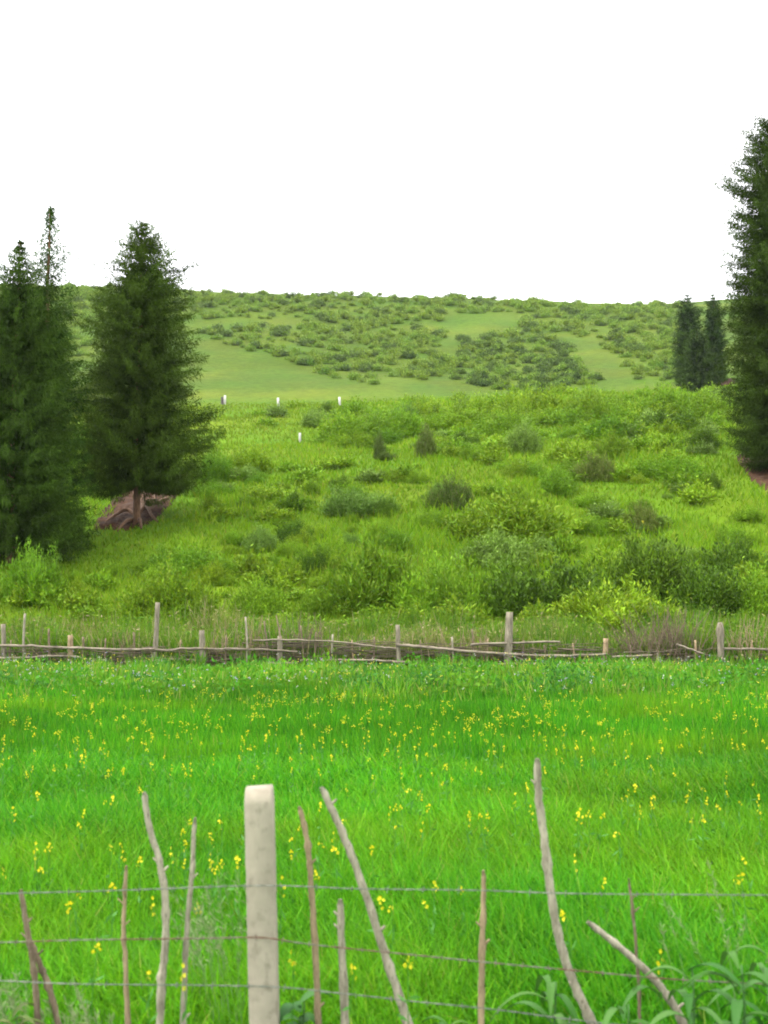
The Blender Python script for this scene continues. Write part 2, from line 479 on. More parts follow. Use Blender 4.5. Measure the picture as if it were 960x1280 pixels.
# taller weeds pushing up between the rails
n = 5200
Y = R.uniform(28.2, 29.3, n); X = R.uniform(-0.46, 0.46, n) * Y; k = fbm(X / 0.9, Y / 0.7, 107, 2) > 0.50; X = X[k]; Y = Y[k]; n = len(X)
c = mixcol(n, [(0.060, 0.165, 0.010), (0.10, 0.19, 0.012), (0.035, 0.105, 0.012), (0.17, 0.18, 0.05)], [4, 3, 3, 1.2])
g.add(np.stack([X, Y, ground(X, Y)], -1), np.stack([R.normal(size=n) * 0.45, R.normal(size=n) * 0.45, np.ones(n)], -1), R.uniform(0.15, 0.62, n), R.uniform(0.02, 0.05, n), c, None, 0.45)
# leafy mounds
nm = 150
mx = R.uniform(-0.42, 0.42, nm); my = R.uniform(19.5, 29.0, nm); mr = R.uniform(0.18, 0.55, nm)
for a in range(nm):
    k = 130; X = mx[a] * my[a] + R.normal(size=k) * mr[a]; Y = my[a] + R.normal(size=k) * mr[a] * 0.6
    hh = min(1, max(0.12, (28.7 - my[a]) / 4)) * np.maximum(0.05, mr[a] * R.uniform(0.7, 1.5) * (1 - ((X - mx[a] * my[a]) ** 2 + (Y - my[a]) ** 2) / (5 * mr[a] ** 2))) * R.uniform(0.3, 1.05, k)
    base = np.array([(0.050, 0.175, 0.010), (0.040, 0.135, 0.016), (0.085, 0.20, 0.010)][R.integers(3)])
    g.add(np.stack([X, Y, ground(X, Y) + hh], -1), np.stack([R.normal(size=k), R.normal(size=k), R.uniform(0, 1.4, k)], -1), R.uniform(0.07, 0.16, k), R.uniform(0.03, 0.07, k), base * R.uniform(0.7, 1.3, (k, 1)))
tag(link("field_margin_herbs", g.mesh("field_margin_herbs"), M_GRASS), "tangled low green herbs growing along the foot of the wooden fence", "herbs", kind="stuff")

# pale and mauve small wild flowers of the margin
g = Leaves()
n = 1500
Y = R.triangular(17.5, 24, 30.5, n); X = R.uniform(-0.42, 0.42, n) * Y
keep = fbm(X / 2.2, Y / 1.2, 131, 2) > 0.46; X = X[keep]; Y = Y[keep]; n = len(X)
c = mixcol(n, [(0.42, 0.44, 0.36), (0.28, 0.25, 0.36), (0.45, 0.38, 0.20), (0.50, 0.46, 0.05)], [2.0, 2.2, 1.3, 4])
z = ground(X, Y) + R.uniform(0.28, 0.52, n)
for q in range(4):
    g.add(np.stack([X, Y, z], -1) + R.normal(size=(n, 3)) * 0.012, R.normal(size=(n, 3)) + np.array([0, -0.3, 0.8]), R.uniform(0.018, 0.036, n), R.uniform(0.014, 0.028, n), c)
tag(link("small_wild_flowers", g.mesh("small_wild_flowers"), M_PETAL), "tiny white, mauve and yellow wild flowers speckling the strip before the wooden fence", "wild flowers", kind="stuff")

# ------------------------------------------------------------------ grass of the slopes
g = Leaves()
n = 170000
X, Y = scatter_uv(n, 29.3, 126, 0.47, 1.25)
k = off_soil(X, Y); X = X[k]; Y = Y[k]; n = len(X)
pn = fbm(X / 2.6, Y / 3.2, 141, 3); big = fbm(X / 7, Y / 9, 151, 2)
near = np.clip((34 - Y) / 4.5, 0, 1)
smooth_left = np.clip((-X / Y + 0.02) * 8, 0, 1) * np.clip((Y - 60) / 25, 0, 1)      # grazed turf on the left brow
H = (0.22 + 0.75 * np.clip(pn - 0.36, 0, 1) * (1 - 0.8 * smooth_left) + 0.65 * near * R.random(n)) * R.uniform(0.6, 1.35, n) * (1 + 0.006 * (Y - 30)) * np.clip((127 - Y) / 14, 0.15, 1)
d = np.stack([R.normal(size=n) * 0.45, R.normal(size=n) * 0.45 - 0.25, np.ones(n)], -1)
W = 0.030 * (Y / 32) ** 1.0 * R.uniform(0.6, 1.6, n)
cA = mixcol(n, [(0.108, 0.206, 0.006), (0.138, 0.216, 0.009), (0.080, 0.172, 0.006), (0.170, 0.205, 0.022), (0.100, 0.172, 0.014)], [5, 4, 3, 1.0, 1.2])
cN = mixcol(n, [(0.10, 0.19, 0.02), (0.19, 0.21, 0.05), (0.05, 0.13, 0.02), (0.26, 0.23, 0.11)], [4, 3, 3, 2.0])
c = np.where((R.random(n) < near * 0.85)[:, None], cN, cA)
c = c * (0.62 + 0.75 * pn)[:, None] * (0.8 + 0.4 * big)[:, None]
c = c * (1 - 0.25 * smooth_left)[:, None] + smooth_left[:, None] * np.array([0.03, 0.03, 0.004])
g.add(np.stack([X, Y, ground(X, Y) - 0.03], -1), d, H, W, c, None, 0.45)
tag(link("hillside_grass", g.mesh("hillside_grass"), M_GRASS), "rough mixed green grass covering the near hillside above the wooden fence", "grass", kind="stuff")

g = Leaves()
n = 42000
Y = 29.35 + 4.2 * R.random(n) ** 1.3; X = R.uniform(-0.47, 0.47, n) * Y
pn = fbm(X / 1.2, Y / 1.6, 171, 3); st = fbm(X / 2.4, Y / 3, 172, 2)
H = (0.42 + 1.45 * np.clip(pn - 0.25, 0, 1)) * R.uniform(0.55, 1.25, n)
d = np.stack([R.normal(size=n) * 0.28, R.normal(size=n) * 0.28, np.ones(n)], -1)
c = np.where((R.random(n) < np.clip(st * 1.6 - 0.6, 0.08, 0.6))[:, None], mixcol(n, [(0.21, 0.21, 0.07), (0.27, 0.23, 0.12), (0.15, 0.17, 0.04)], [3, 1.5, 3]), mixcol(n, [(0.090, 0.190, 0.010), (0.05, 0.13, 0.010), (0.130, 0.205, 0.014)], [3, 2.5, 2]))
g.add(np.stack([X, Y, ground(X, Y) - 0.02], -1), d, H, 0.026 * R.uniform(0.5, 1.5, n), c, None, 0.35)
hz = R.random(n) < 0.5; m_ = int(hz.sum())
g.add(np.stack([X, Y, ground(X, Y) + H * R.uniform(0.3, 0.95, n)], -1)[hz], R.normal(size=(m_, 3)) + np.array([0, 0, 0.3]), 0.13, 0.045, c[hz], None, 0.45)
tag(link("verge_weeds", g.mesh("verge_weeds"), M_GRASS), "tall mixed green and straw-coloured weeds crowding behind the wooden fence", "weeds", kind="stuff")

# ------------------------------------------------------------------ spruces
def spruce(name, base, H, prof, label, seed, clear=0.9, gap=0.30, nb=9, group=None, leaf=1.0, col=(0.020, 0.052, 0.011), spire=0.0, lump=0.25, trunk_r=0.2, droop=0.35, twigs=1.0):
    """prof: list of (height fraction of the whole tree, crown radius in m)"""
    rr = np.random.default_rng(seed)
    t = empty(name, base); tag(t, label, "tree", group)
    hs = np.linspace(-0.4, H * 0.985, 16); rad = trunk_r * (1 - np.clip(hs / H, 0, 1)) ** 0.8 + 0.012
    rad[0] = trunk_r * 1.5; rad[1] = trunk_r * 1.12
    px = 0.02 * np.cumsum(rr.normal(size=16)); py = 0.02 * np.cumsum(rr.normal(size=16)); px -= px[0]; py -= py[0]
    V, Q = tube(np.stack([px, py, hs], -1), rad, 10, 0.06, True, seed)
    link("trunk", mesh_arrays("trunk", V, Q), M_BARK, t, True)
    ph, pr = zip(*prof)
    L = Leaves(); P = []; D = []; S = []; CC = []; LS = []
    z = H * ph[0]
    while z < H * 0.995:
        f = z / H; rmax = np.interp(f, ph, pr); sp_ = f > 1 - spire
        dens = 0.8 if sp_ else (min(2.2, 0.8 + 1.4 * (1 - spire - f) / 0.18) if spire else 2.2)
        n = max(5, int(dens * nb * (0.65 + 0.5 * min(1, rmax / 1.6)) + rr.integers(-1, 2)))
        off = rr.random() * 6.28
        for b in range(n):
            a = off + b * 2 * math.pi / n + rr.normal() * 0.18
            lum = 1 + lump * (2 * float(vnoise(a * 1.9 + 10, z * 1.15, seed)) - 1)
            ln = rmax * rr.choice([rr.uniform(0.6, 0.95), rr.uniform(0.92, 1.16)]) * lum
            if f > 0.72 and not sp_: ln *= rr.choice([0.5, 0.9, 1.12, 1.6 if rmax < 1.1 else 1.25], p=[.3, .35, .2, .15])
            dr = droop * (1 - 0.9 * f) * rr.uniform(0.6, 1.4)
            up = 0.35 * max(0, f - 0.55) / 0.45 + (0.25 if sp_ else 0)
            m = max(3, int(ln / 0.16)); s = np.linspace(0.15, 1, m)
            r_ = ln * s
            zz = z + 0.03 * rr.normal() + r_ * up - dr * ln * np.sin(s * 2.0) * 0.75 + 0.10 * ln * s ** 3
            p = np.stack([np.cos(a) * r_, np.sin(a) * r_, zz], -1)
            dd = np.gradient(p, axis=0) if m > 1 else np.array([[np.cos(a), np.sin(a), 0]])
            tone = rr.uniform(0.75, 1.25) * (0.5 + 1.0 * float(vnoise(a * 2.2 + 40, z * 1.5, seed)))
            P.append(p); D.append(norm(dd)); S.append(s); CC.append(np.full(m, tone)); LS.append(np.full(m, min(1.0, max(0.5 if sp_ else 0.3, ln / 0.75))))
        z += gap * 1.55 * (0.42 + 0.58 * min(1, rmax / 1.5)) * rr.uniform(0.8, 1.2) * (0.62 if sp_ else 1)
    P = np.concatenate(P); D = np.concatenate(D); S = np.concatenate(S); CC = np.concatenate(CC); LS = np.concatenate(LS)
    base_c = np.array(col)

    def push(kk_up, kk, spread, hang, l0, l1, w, fwd):
        idx = np.repeat(np.arange(len(P)), kk); n = len(idx)
        side = norm(np.cross(D[idx], np.array([0, 0, 1.0])))
        sg = rr.uniform(-1, 1, n)[:, None]
        d = D[idx] * fwd + side * sg * spread + np.array([0, 0, 1.0]) * rr.normal(hang, 0.28, n)[:, None]
        ll = rr.uniform(l0, l1, n) * (0.55 + 0.6 * S[idx]) * leaf * LS[idx]
        st = P[idx] + rr.normal(size=(n, 3)) * np.array([0.07, 0.07, 0.05]) * ((0.4 + S[idx]) * LS[idx])[:, None]
        young = np.clip((S[idx] - 0.55) / 0.45, 0, 1)[:, None] * rr.random((n, 1)) * (1.5 if kk_up else 0.7)
        c = base_c * (CC[idx] * rr.uniform(0.7, 1.3, n))[:, None] + young * np.array([0.020, 0.032, 0.002])
        L.add(st, d, ll, w * leaf * rr.uniform(0.7, 1.3, n), c, rr.normal(size=(n, 3)), 0.45)
    push(0, max(1, int(6 * twigs)), 1.0, -0.15, 0.12, 0.30, 0.032, 0.8)
    push(0, max(1, int(7 * twigs)), 0.5, -0.8, 0.12, 0.34, 0.028, 0.35)
    push(1, max(1, int(5 * twigs)), 0.8, 0.35, 0.08, 0.18, 0.028, 0.8)
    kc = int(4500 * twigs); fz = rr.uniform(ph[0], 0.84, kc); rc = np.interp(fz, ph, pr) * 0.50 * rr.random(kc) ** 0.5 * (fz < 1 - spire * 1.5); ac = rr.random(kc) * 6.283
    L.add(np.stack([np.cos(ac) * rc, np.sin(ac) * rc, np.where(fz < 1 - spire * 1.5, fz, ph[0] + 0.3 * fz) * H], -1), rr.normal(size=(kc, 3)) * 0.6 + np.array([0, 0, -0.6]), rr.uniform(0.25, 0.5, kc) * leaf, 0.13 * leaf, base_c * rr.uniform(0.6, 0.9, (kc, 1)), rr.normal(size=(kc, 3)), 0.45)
    # leading shoot
    k = 9; zt = H * (0.975 + 0.025 * np.linspace(0, 1, k)); dt = np.stack([rr.normal(size=k), rr.normal(size=k), np.full(k, 0.8)], -1)
    L.add(np.stack([np.zeros(k), np.zeros(k), zt], -1), dt, 0.11 * leaf, 0.028 * leaf, base_c * 1.3)
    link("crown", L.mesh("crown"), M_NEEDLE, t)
    return t


def tree_size(bx, by, ty, Y=None):
    b = at(bx, by) if Y is None else np.array([*on_depth(bx, by, Y)[:2], 0])
    b[2] = float(ground(b[0], b[1]))
    top = on_depth(bx, ty, b[1])[2]
    return b, top - b[2], b[1] / F


def prof_px(px, H, m, ty, by):
    """(photo row, half width in px) -> (fraction of height, metres), from the bottom up"""
    out = sorted(((by - y) / (by - ty), w * m) for y, w in px)
    return out


b, H, m = tree_size(172, 656, 275)
t1 = spruce("spruce_tree", b, H, prof_px([(275, 2), (283, 9), (300, 22), (325, 36), (350, 46), (380, 53), (420, 60), (470, 69), (520, 77), (560, 82), (580, 80), (600, 60)], H, m, 275, 656),
            "dense broad dark green spruce with exposed reddish roots on a bare earth bank", 3, gap=0.22, nb=12, trunk_r=0.16, col=(0.0235, 0.0470, 0.0045), droop=0.5, lump=0.42)
ROOT_PX = [[(172, 650), (162, 657), (156, 661), (148, 664)], [(174, 650), (176, 657), (178, 661)], [(175, 644), (184, 640), (190, 650), (198, 653)], [(176, 640), (186, 630), (194, 636), (206, 630), (214, 622)],
           [(174, 636), (182, 622), (196, 618), (212, 614), (226, 608)], [(172, 646), (160, 644), (146, 650), (130, 656)], [(190, 618), (194, 628), (192, 640)], [(200, 612), (215, 606), (232, 600)]]
for k, rp in enumerate(ROOT_PX):
    pts = []
    for i, (x, y) in enumerate(rp):
        q = at(x, y); pts.append(q - b + np.array([0, -0.20, 0.24 if 0 < i < len(rp) - 1 else 0.0]))
    pts = smooth_path(pts, 5)
    V, Q = tube(pts, np.linspace(0.12, 0.05, len(pts)), 8, 0.1, True, k)
    link("root", mesh_arrays("root", V, Q), M_BARK, t1, True)

b, H, m = tree_size(52, 680, 258)
spruce("spruce_tree", b, H, prof_px([(258, 1.5), (275, 5), (290, 9), (310, 15), (335, 22), (350, 22), (380, 25), (420, 32), (470, 40), (530, 47), (590, 52), (640, 52), (660, 40)], H, m, 258, 680),
       "tall slender spruce with a thin sparse spire beside the left picture edge", 5, gap=0.27, nb=9, spire=0.24, trunk_r=0.17, col=(0.0215, 0.0475, 0.0050), lump=0.35)
b, H, m = tree_size(14, 703, 298)
spruce("spruce_tree", b, H, prof_px([(298, 1), (320, 10), (350, 26), (390, 42), (440, 55), (500, 66), (560, 74), (620, 80), (655, 78), (678, 50)], H, m, 298, 703),
       "bushy spruce cut off by the left picture edge, its bare lower trunk showing", 8, gap=0.26, nb=10, trunk_r=0.18, col=(0.0220, 0.0465, 0.0048), lump=0.35, droop=0.55)
b, H, m = tree_size(980, 592, 146)
spruce("spruce_tree", b, H, prof_px([(146, 2), (157, 15), (170, 28), (185, 37), (210, 48), (235, 56), (320, 61), (400, 59), (460, 59), (510, 60), (545, 57), (568, 42)], H, m, 146, 592),
       "huge columnar dark spruce half hidden by the right picture edge", 13, gap=0.22, nb=12, trunk_r=0.25, col=(0.0225, 0.0400, 0.0050), lump=0.22, droop=0.55)
for (bx, by, ty, w, lab, sd) in ((862, 482, 368, 19, "far spruce beyond the slope, left one of the tall pair below the skyline", 21),
                                 (894, 478, 367, 15, "narrow far spruce beside the huge spruce, with brown soil at its foot", 22),
                                 (873, 492, 412, 23, "short far spruce standing in front of the tall far pair", 23)):
    b, H, m = tree_size(bx, by, ty)
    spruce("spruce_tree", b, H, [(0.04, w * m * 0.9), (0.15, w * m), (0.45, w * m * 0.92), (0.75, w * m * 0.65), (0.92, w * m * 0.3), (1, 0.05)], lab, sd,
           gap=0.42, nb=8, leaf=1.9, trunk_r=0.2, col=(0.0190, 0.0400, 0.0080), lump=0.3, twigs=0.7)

# ------------------------------------------------------------------ shrubs
def shrub_mesh(name, seed, cols, wts, stems=230, per=22, leaf=0.10, lw=0.035, upright=0.5, sub=0.0):
    """bush of unit radius and unit height: leafy stems fanning out from the ground"""
    rr = np.random.default_rng(seed)
    K = 9; ck = rr.random(K) * 6.283; rk = 0.66 * rr.random(K) ** 0.6; rk[0] = 0.1
    hk = (1 - 0.55 * rk ** 2) * rr.uniform(0.62, 1.08, K); sk = rr.uniform(0.34, 0.58, K); tk = rr.uniform(0.82, 1.18, K)
    q = rr.integers(0, K, stems)
    az = rr.random(stems) * 6.283; el = np.arcsin(rr.uniform(0.05, 1, stems) ** (1 - 0.45 * upright))
    d = np.stack([np.cos(az) * np.cos(el) * sk[q], np.sin(az) * np.cos(el) * sk[q], np.sin(el) * hk[q]], -1)
    lum = 0.70 + 0.45 * vnoise(np.cos(az) * 2.2 + 7 + el * 1.5 + q * 3.1, np.sin(az) * 2.2 + 7, seed)
    ctr = np.stack([np.cos(ck) * rk, np.sin(ck) * rk, 0 * rk], -1)[q]
    o = ctr + rr.normal(size=(stems, 3)) * np.array([0.08, 0.08, 0]) * upright
    end = ctr + d * (lum * rr.uniform(0.7, 1.12, stems))[:, None]
    s = rr.random((stems, per)) ** 0.6
    idx = np.repeat(np.arange(stems), per); s = s.ravel(); n = len(s)
    p = o[idx] * (1 - s)[:, None] + end[idx] * s[:, None] + rr.normal(size=(n, 3)) * 0.035
    p[:, 2] = np.abs(p[:, 2])
    dl = norm(end - o)[idx] + rr.normal(size=(n, 3)) * 0.65 + np.array([0, 0, 0.45 * upright])
    c = np.array(cols)[rr.choice(len(cols), n, p=np.array(wts) / sum(wts))] * rr.uniform(0.75, 1.3, (n, 1))
    c = c * (rr.uniform(0.82, 1.18, stems) * tk[q])[idx][:, None]
    L = Leaves(); L.add(p, dl, leaf * rr.uniform(0.6, 1.4, n), lw * rr.uniform(0.7, 1.3, n), c, rr.normal(size=(n, 3)))
    return L.mesh(name)


PAL = {
    "yellow": ([(0.110, 0.202, 0.006), (0.138, 0.214, 0.009), (0.082, 0.165, 0.006)], [4, 3, 2]),
    "green": ([(0.098, 0.205, 0.007), (0.124, 0.222, 0.009), (0.070, 0.158, 0.006)], [4, 3, 2]),
    "dark": ([(0.050, 0.108, 0.005), (0.078, 0.145, 0.007), (0.030, 0.064, 0.004)], [4, 2.5, 2.5]),
    "grey": ([(0.108, 0.190, 0.026), (0.130, 0.208, 0.034), (0.080, 0.152, 0.016)], [4, 2, 2]),
    "brown": ([(0.080, 0.125, 0.015), (0.100, 0.105, 0.030), (0.056, 0.092, 0.012)], [4, 1.5, 3]),
}
PROTO = {}
for i, (k, (cs, ws)) in enumerate(PAL.items()):
    for v in range(2):
        me = shrub_mesh("shrub", 40 + 7 * i + v, cs, ws, stems=560, per=32, upright=(0.8 if k in ("brown", "grey") else 0.45), leaf=0.075, lw=0.024)
        me.materials.append(M_LEAF); PROTO[k, v] = me
FAR = {}
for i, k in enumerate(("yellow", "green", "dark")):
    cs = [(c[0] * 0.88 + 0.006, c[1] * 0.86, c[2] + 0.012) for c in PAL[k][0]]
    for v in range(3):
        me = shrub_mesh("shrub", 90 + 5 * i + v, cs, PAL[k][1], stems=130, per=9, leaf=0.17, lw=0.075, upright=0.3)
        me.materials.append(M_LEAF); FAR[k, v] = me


def put_shrub(kind, x, y, w, h, label, group=None, pool=None, p=None, nv=2):
    p = at(x, y) if p is None else p
    m = p[1] / F
    me = (pool or PROTO)[kind, int(R.integers(nv))]
    o = bpy.data.objects.new("shrub", me); COL.objects.link(o)
    o.location = (p[0], p[1] + 0.15 * w * m, p[2] - 0.05 * h * m)
    o.scale = (w * m / 2 * 1.05, w * m / 2 * R.uniform(0.75, 1.0), h * m * 1.05); o.rotation_euler = (0, 0, R.uniform(0, 6.28))
    tag(o, label, "shrub", group)
    return o


NEAR = [
    ("yellow", 205, 778, 120, 62, "rounded yellow-green bush just behind the tall pale fence post"),
    ("green", 35, 752, 88, 62, "bluish green leafy bush at the foot of the bare trunk on the far left"),
    ("green", 225, 722, 110, 38, "wide low green bush uphill of the rounded yellow-green bush"),
    ("dark", 395, 718, 52, 34, "small dark green bush left of the broad yellow mid-slope bush"),
    ("yellow", 468, 764, 145, 82, "broad yellow-green bush on mid slope above the central fence post"),
    ("dark", 372, 682, 60, 34, "dark green bush low on the slope left of the centre line"),
    ("grey", 445, 645, 90, 32, "flat olive grey bush in the middle of the near slope"),
    ("yellow", 640, 676, 175, 62, "long yellow-green bush sprawling across the middle right slope"),
    ("grey", 615, 712, 150, 42, "silvery grey-green bush below the long yellow-green bush"),
    ("dark", 690, 775, 150, 82, "large dark green bush behind the thick tapered fence post"),
    ("green", 560, 775, 110, 70, "tall mid-green bush between the thick post and the broad yellow bush"),
    ("dark", 805, 752, 130, 88, "dark leafy bush topped with orange-yellow sprigs on the right slope"),
    ("dark", 880, 772, 110, 72, "dark green bush uphill of the grey knobbed fence post"),
    ("yellow", 775, 800, 165, 66, "pale yellow-green bush spilling over the fence behind the tan post"),
    ("green", 955, 775, 90, 58, "mid-green bush at the right picture edge above the fence"),
    ("dark", 935, 728, 90, 58, "shadowy dark bush on the right below the big spruce's bare earth"),
    ("brown", 536, 573, 46, 38, "small rounded brownish bush standing alone high on the near slope"),
    ("brown", 476, 574, 18, 32, "thin upright brown twiggy bush beside the rounded brownish bush"),
    ("brown", 742, 604, 50, 36, "brownish bush on the right slope in line with the far spruces"),
    ("brown", 560, 640, 56, 40, "dull brown-green bush left above the long yellow-green bush"),
    ("grey", 660, 570, 70, 40, "grey-green bush on the upper slope right of the rounded brownish bush"),
    ("yellow", 745, 532, 90, 44, "tall feathery yellow-green bush on the brow below the far thicket"),
    ("yellow", 670, 524, 95, 40, "spreading yellow-green bush on the brow left of the feathery one"),
    ("green", 840, 530, 85, 46, "soft green bush on the brow just before the far spruces"),
    ("yellow", 590, 528, 80, 34, "low yellowish bush on the brow under the smooth pasture edge"),
    ("green", 440, 556, 90, 38, "rounded green bush beside the lone lower white post"),
    ("grey", 396, 534, 56, 22, "low greyish bush on the left brow under the white posts"),
    ("green", 500, 545, 75, 34, "green bush on the brow between the lone white post and brownish bush"),
    ("green", 268, 604, 60, 40, "hazy green bush touching the right side of the broad spruce"),
    ("yellow", 310, 590, 80, 34, "yellowish bush on the slope right of the broad spruce"),
    ("brown", 798, 664, 50, 32, "small brown-green bush above the bush with orange-yellow sprigs"),
    ("dark", 893, 612, 26, 26, "small dark bush left of the bare earth under the huge spruce"),
    ("dark", 880, 560, 60, 30, "low dark spreading bush at the left foot of the huge spruce"),
    ("green", 840, 600, 80, 30, "flat green bush left of the huge spruce on open grass"),
    ("dark", 70, 690, 80, 40, "shaded dark undergrowth bush beneath the slender spruce"),
    ("grey", 320, 690, 60, 28, "small grey-green bush on the open slope left of centre"),
    ("green", 690, 620, 70, 34, "mid-green bush directly above the long yellow-green bush's right end"),
    ("yellow", 770, 575, 60, 34, "yellowish bush below the feathery bush on the right brow"),
    ("green", 320, 770, 70, 40, "green weedy bush behind the fence left of the forked post"),
    ("yellow", 400, 775, 60, 36, "yellow-green weedy bush behind the fence right of the forked post"),
]
for (k, x, y, w, h, lab) in NEAR:
    o = put_shrub(k, x, y, w * (1.35 if y > 725 else 1.15), h * (1.12 if k == "dark" else 1.3), lab)
GL = {"yellow": ("soft yellow-green shrub among the grass of the near slope", "yellow-green shrubs on the near slope"),
      "green": ("fresh green shrub among the grass of the near slope", "fresh green shrubs on the near slope"),
      "dark": ("dark green shrub among the grass of the near slope", "dark green shrubs on the near slope"),
      "grey": ("soft grey-green shrub among the grass of the near slope", "grey-green shrubs on the near slope"),
      "brown": ("brownish shrub among the grass of the near slope", "brownish shrubs on the near slope")}
cnt = 0
while cnt < 185:
    x, y = R.uniform(90, 955), R.uniform(505, 770)
    brow = cnt > 140
    if brow:
        x = R.uniform(440, 900); y = R.uniform(508, 552) + max(0, (600 - x) * 0.10)
    if y < 560 + (230 - x) * 0.9 or (x < 480 and y < 575 and x < 380): continue
    if x > 850 and y > 540 and y < 640: continue
    if x < 262 and y < 712: continue
    k = R.choice(["yellow", "green", "dark", "grey", "brown"], p=[.40, .40, .09, .07, .04])
    if 345 < x < 405 and 545 < y < 590: continue
    w = R.uniform(45, 110) if brow else R.uniform(22, 70) * (0.6 + 0.5 * (y - 500) / 270)
    put_shrub(k, x, y, w, w * (R.uniform(0.26, 0.45) if brow else R.uniform(0.32, 0.6)), *GL[k]); cnt += 1

# far thickets: outlines on the hillside as seen in the photo
THICK = [
    ([(0, 352), (130, 352), (240, 360), (480, 364), (620, 366), (745, 378), (860, 374), (850, 392), (640, 388), (560, 388), (545, 400), (470, 405), (400, 402), (300, 392), (235, 396), (0, 400)], 560, "low shrub in the band of thicket running along the far skyline", "skyline thicket shrubs on the far hill", (.5, .35, .15)),
    ([(235, 408), (300, 406), (440, 402), (555, 412), (548, 440), (585, 462), (500, 477), (440, 476), (395, 462), (350, 444), (285, 428)], 330, "low shrub in the tongue-shaped thicket left of centre on the far hill", "tongue thicket shrubs on the far hill", (.45, .38, .17)),
    ([(575, 420), (640, 412), (712, 425), (720, 450), (750, 474), (690, 488), (610, 486), (560, 468)], 240, "dark shrub in the middle right thicket below the smooth far clearing", "middle right thicket shrubs on the far hill", (.15, .35, .5)),
    ([(640, 388), (850, 388), (856, 470), (800, 474), (770, 440), (720, 415), (645, 410)], 260, "shrub in the right far thicket left of the far spruces", "right thicket shrubs on the far hill", (.4, .38, .22)),
    ([(0, 400), (120, 395), (110, 440), (0, 470)], 90, "shrub in the thicket seen between the left spruces on the far hill", "thicket shrubs between the left spruces", (.4, .4, .2)),
]
THICK.append(([(60, 352), (240, 362), (480, 366), (620, 368), (740, 380), (862, 374), (862, 386), (740, 390), (620, 380), (480, 378), (240, 374), (60, 366)], 300, THICK[0][2], THICK[0][3], (.5, .35, .15)))
cand = []
for P, n, lab, grp, pr in THICK:
    P = np.array(P, float); lo, hi = P.min(0), P.max(0); got = 0
    while got < n:
        x, y = R.uniform(lo[0], hi[0]), R.uniform(lo[1], hi[1])
        if not in_poly(x, y, P): continue
        got += 1
        p = at(x, y + 4, 100, 254)
        k = R.choice(["yellow", "green", "dark"], p=pr)
        w = R.uniform(9, 25) * (0.75 + 0.5 * (y - 350) / 130)
        cand.append((w * R.uniform(0.36, 0.55), w, p, k, lab, grp))
cand.sort(key=lambda c: -c[1])
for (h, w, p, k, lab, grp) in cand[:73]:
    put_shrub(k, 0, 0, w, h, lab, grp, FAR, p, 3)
def merge_into(L, me, sx, sy, sz, p, gain=1.0, step=1):
    V = np.zeros(len(me.vertices) * 3, np.float32); me.vertices.foreach_get("co", V); V = V.reshape(-1, 4, 3)[::step]
    C = np.zeros(len(me.vertices) * 4, np.float32); me.color_attributes["tint"].data.foreach_get("color", C); C = C.reshape(-1, 4, 4)[::step, 0, :3]
    a = R.uniform(0, 6.28); ca, sa = math.cos(a), math.sin(a)
    V = np.stack([V[..., 0] * ca - V[..., 1] * sa, V[..., 0] * sa + V[..., 1] * ca, V[..., 2]], -1)
    L._push(V * np.array([sx, sy, sz]) + p, C * gain)


UND = {k: shrub_mesh("undergrowth", 200 + i, [tuple(np.array(c) * 1.05) for c in PAL[k][0]], PAL[k][1], stems=110, per=10, leaf=0.17, lw=0.06, upright=0.5) for i, k in enumerate(("yellow", "green", "grey"))}
WP = at(375, 553)            # keep the lone white post in view of the slope
und = Leaves(); c_ = 0
while c_ < 520:
    Y = 33 * (112 / 33) ** R.random(); X = R.uniform(-0.44, 0.44) * Y
    if X / Y < 0.02 and Y > 62 and R.random() < 0.85: continue
    if X / Y < -0.12 and R.random() < 0.6: continue
    if -0.31 < X / Y < -0.17 and 40.5 < Y < 55: continue
    if X / Y > 0.30 and 42 < Y < 58: continue
    if not off_soil(np.array([X]), np.array([Y]))[0] or fbm(X / 8, Y / 10, 191, 2) < 0.36: continue
    if WP is not None and abs(X - WP[0]) < 2.6 and -6 < Y - WP[1] < 0.8: continue
    r = R.uniform(0.35, 1.15) * (0.7 + Y / 90)
    merge_into(und, UND[R.choice(["yellow", "green", "grey"], p=[.46, .42, .12])], r, r * 0.9, r * R.uniform(0.45, 0.95), np.array([X, Y, float(ground(X, Y)) - 0.04]), R.uniform(0.72, 1.1)); c_ += 1
tag(link("undergrowth", und.mesh("undergrowth"), M_LEAF), "soft knee-high leafy undergrowth merging with the grass of the near hillside", "undergrowth", kind="stuff")

rest = Leaves()
for (h, w, p, k, lab, grp) in cand[73:]:
    me = FAR[k, int(R.integers(3))]
    V = np.zeros(len(me.vertices) * 3, np.float32); me.vertices.foreach_get("co", V); V = V.reshape(-1, 4, 3)[::2]
    C = np.zeros(len(me.vertices) * 4, np.float32); me.color_attributes["tint"].data.foreach_get("color", C); C = C.reshape(-1, 4, 4)[::2, 0, :3]
    m = p[1] / F
    rest._push(V * np.array([w * m / 2, w * m / 2, h * m]) * 1.1 + p, C)
tag(link("shrubbery", rest.mesh("shrubbery"), M_LEAF), "smallest low shrubs scattered through the far hillside thickets", "shrubs", kind="stuff")

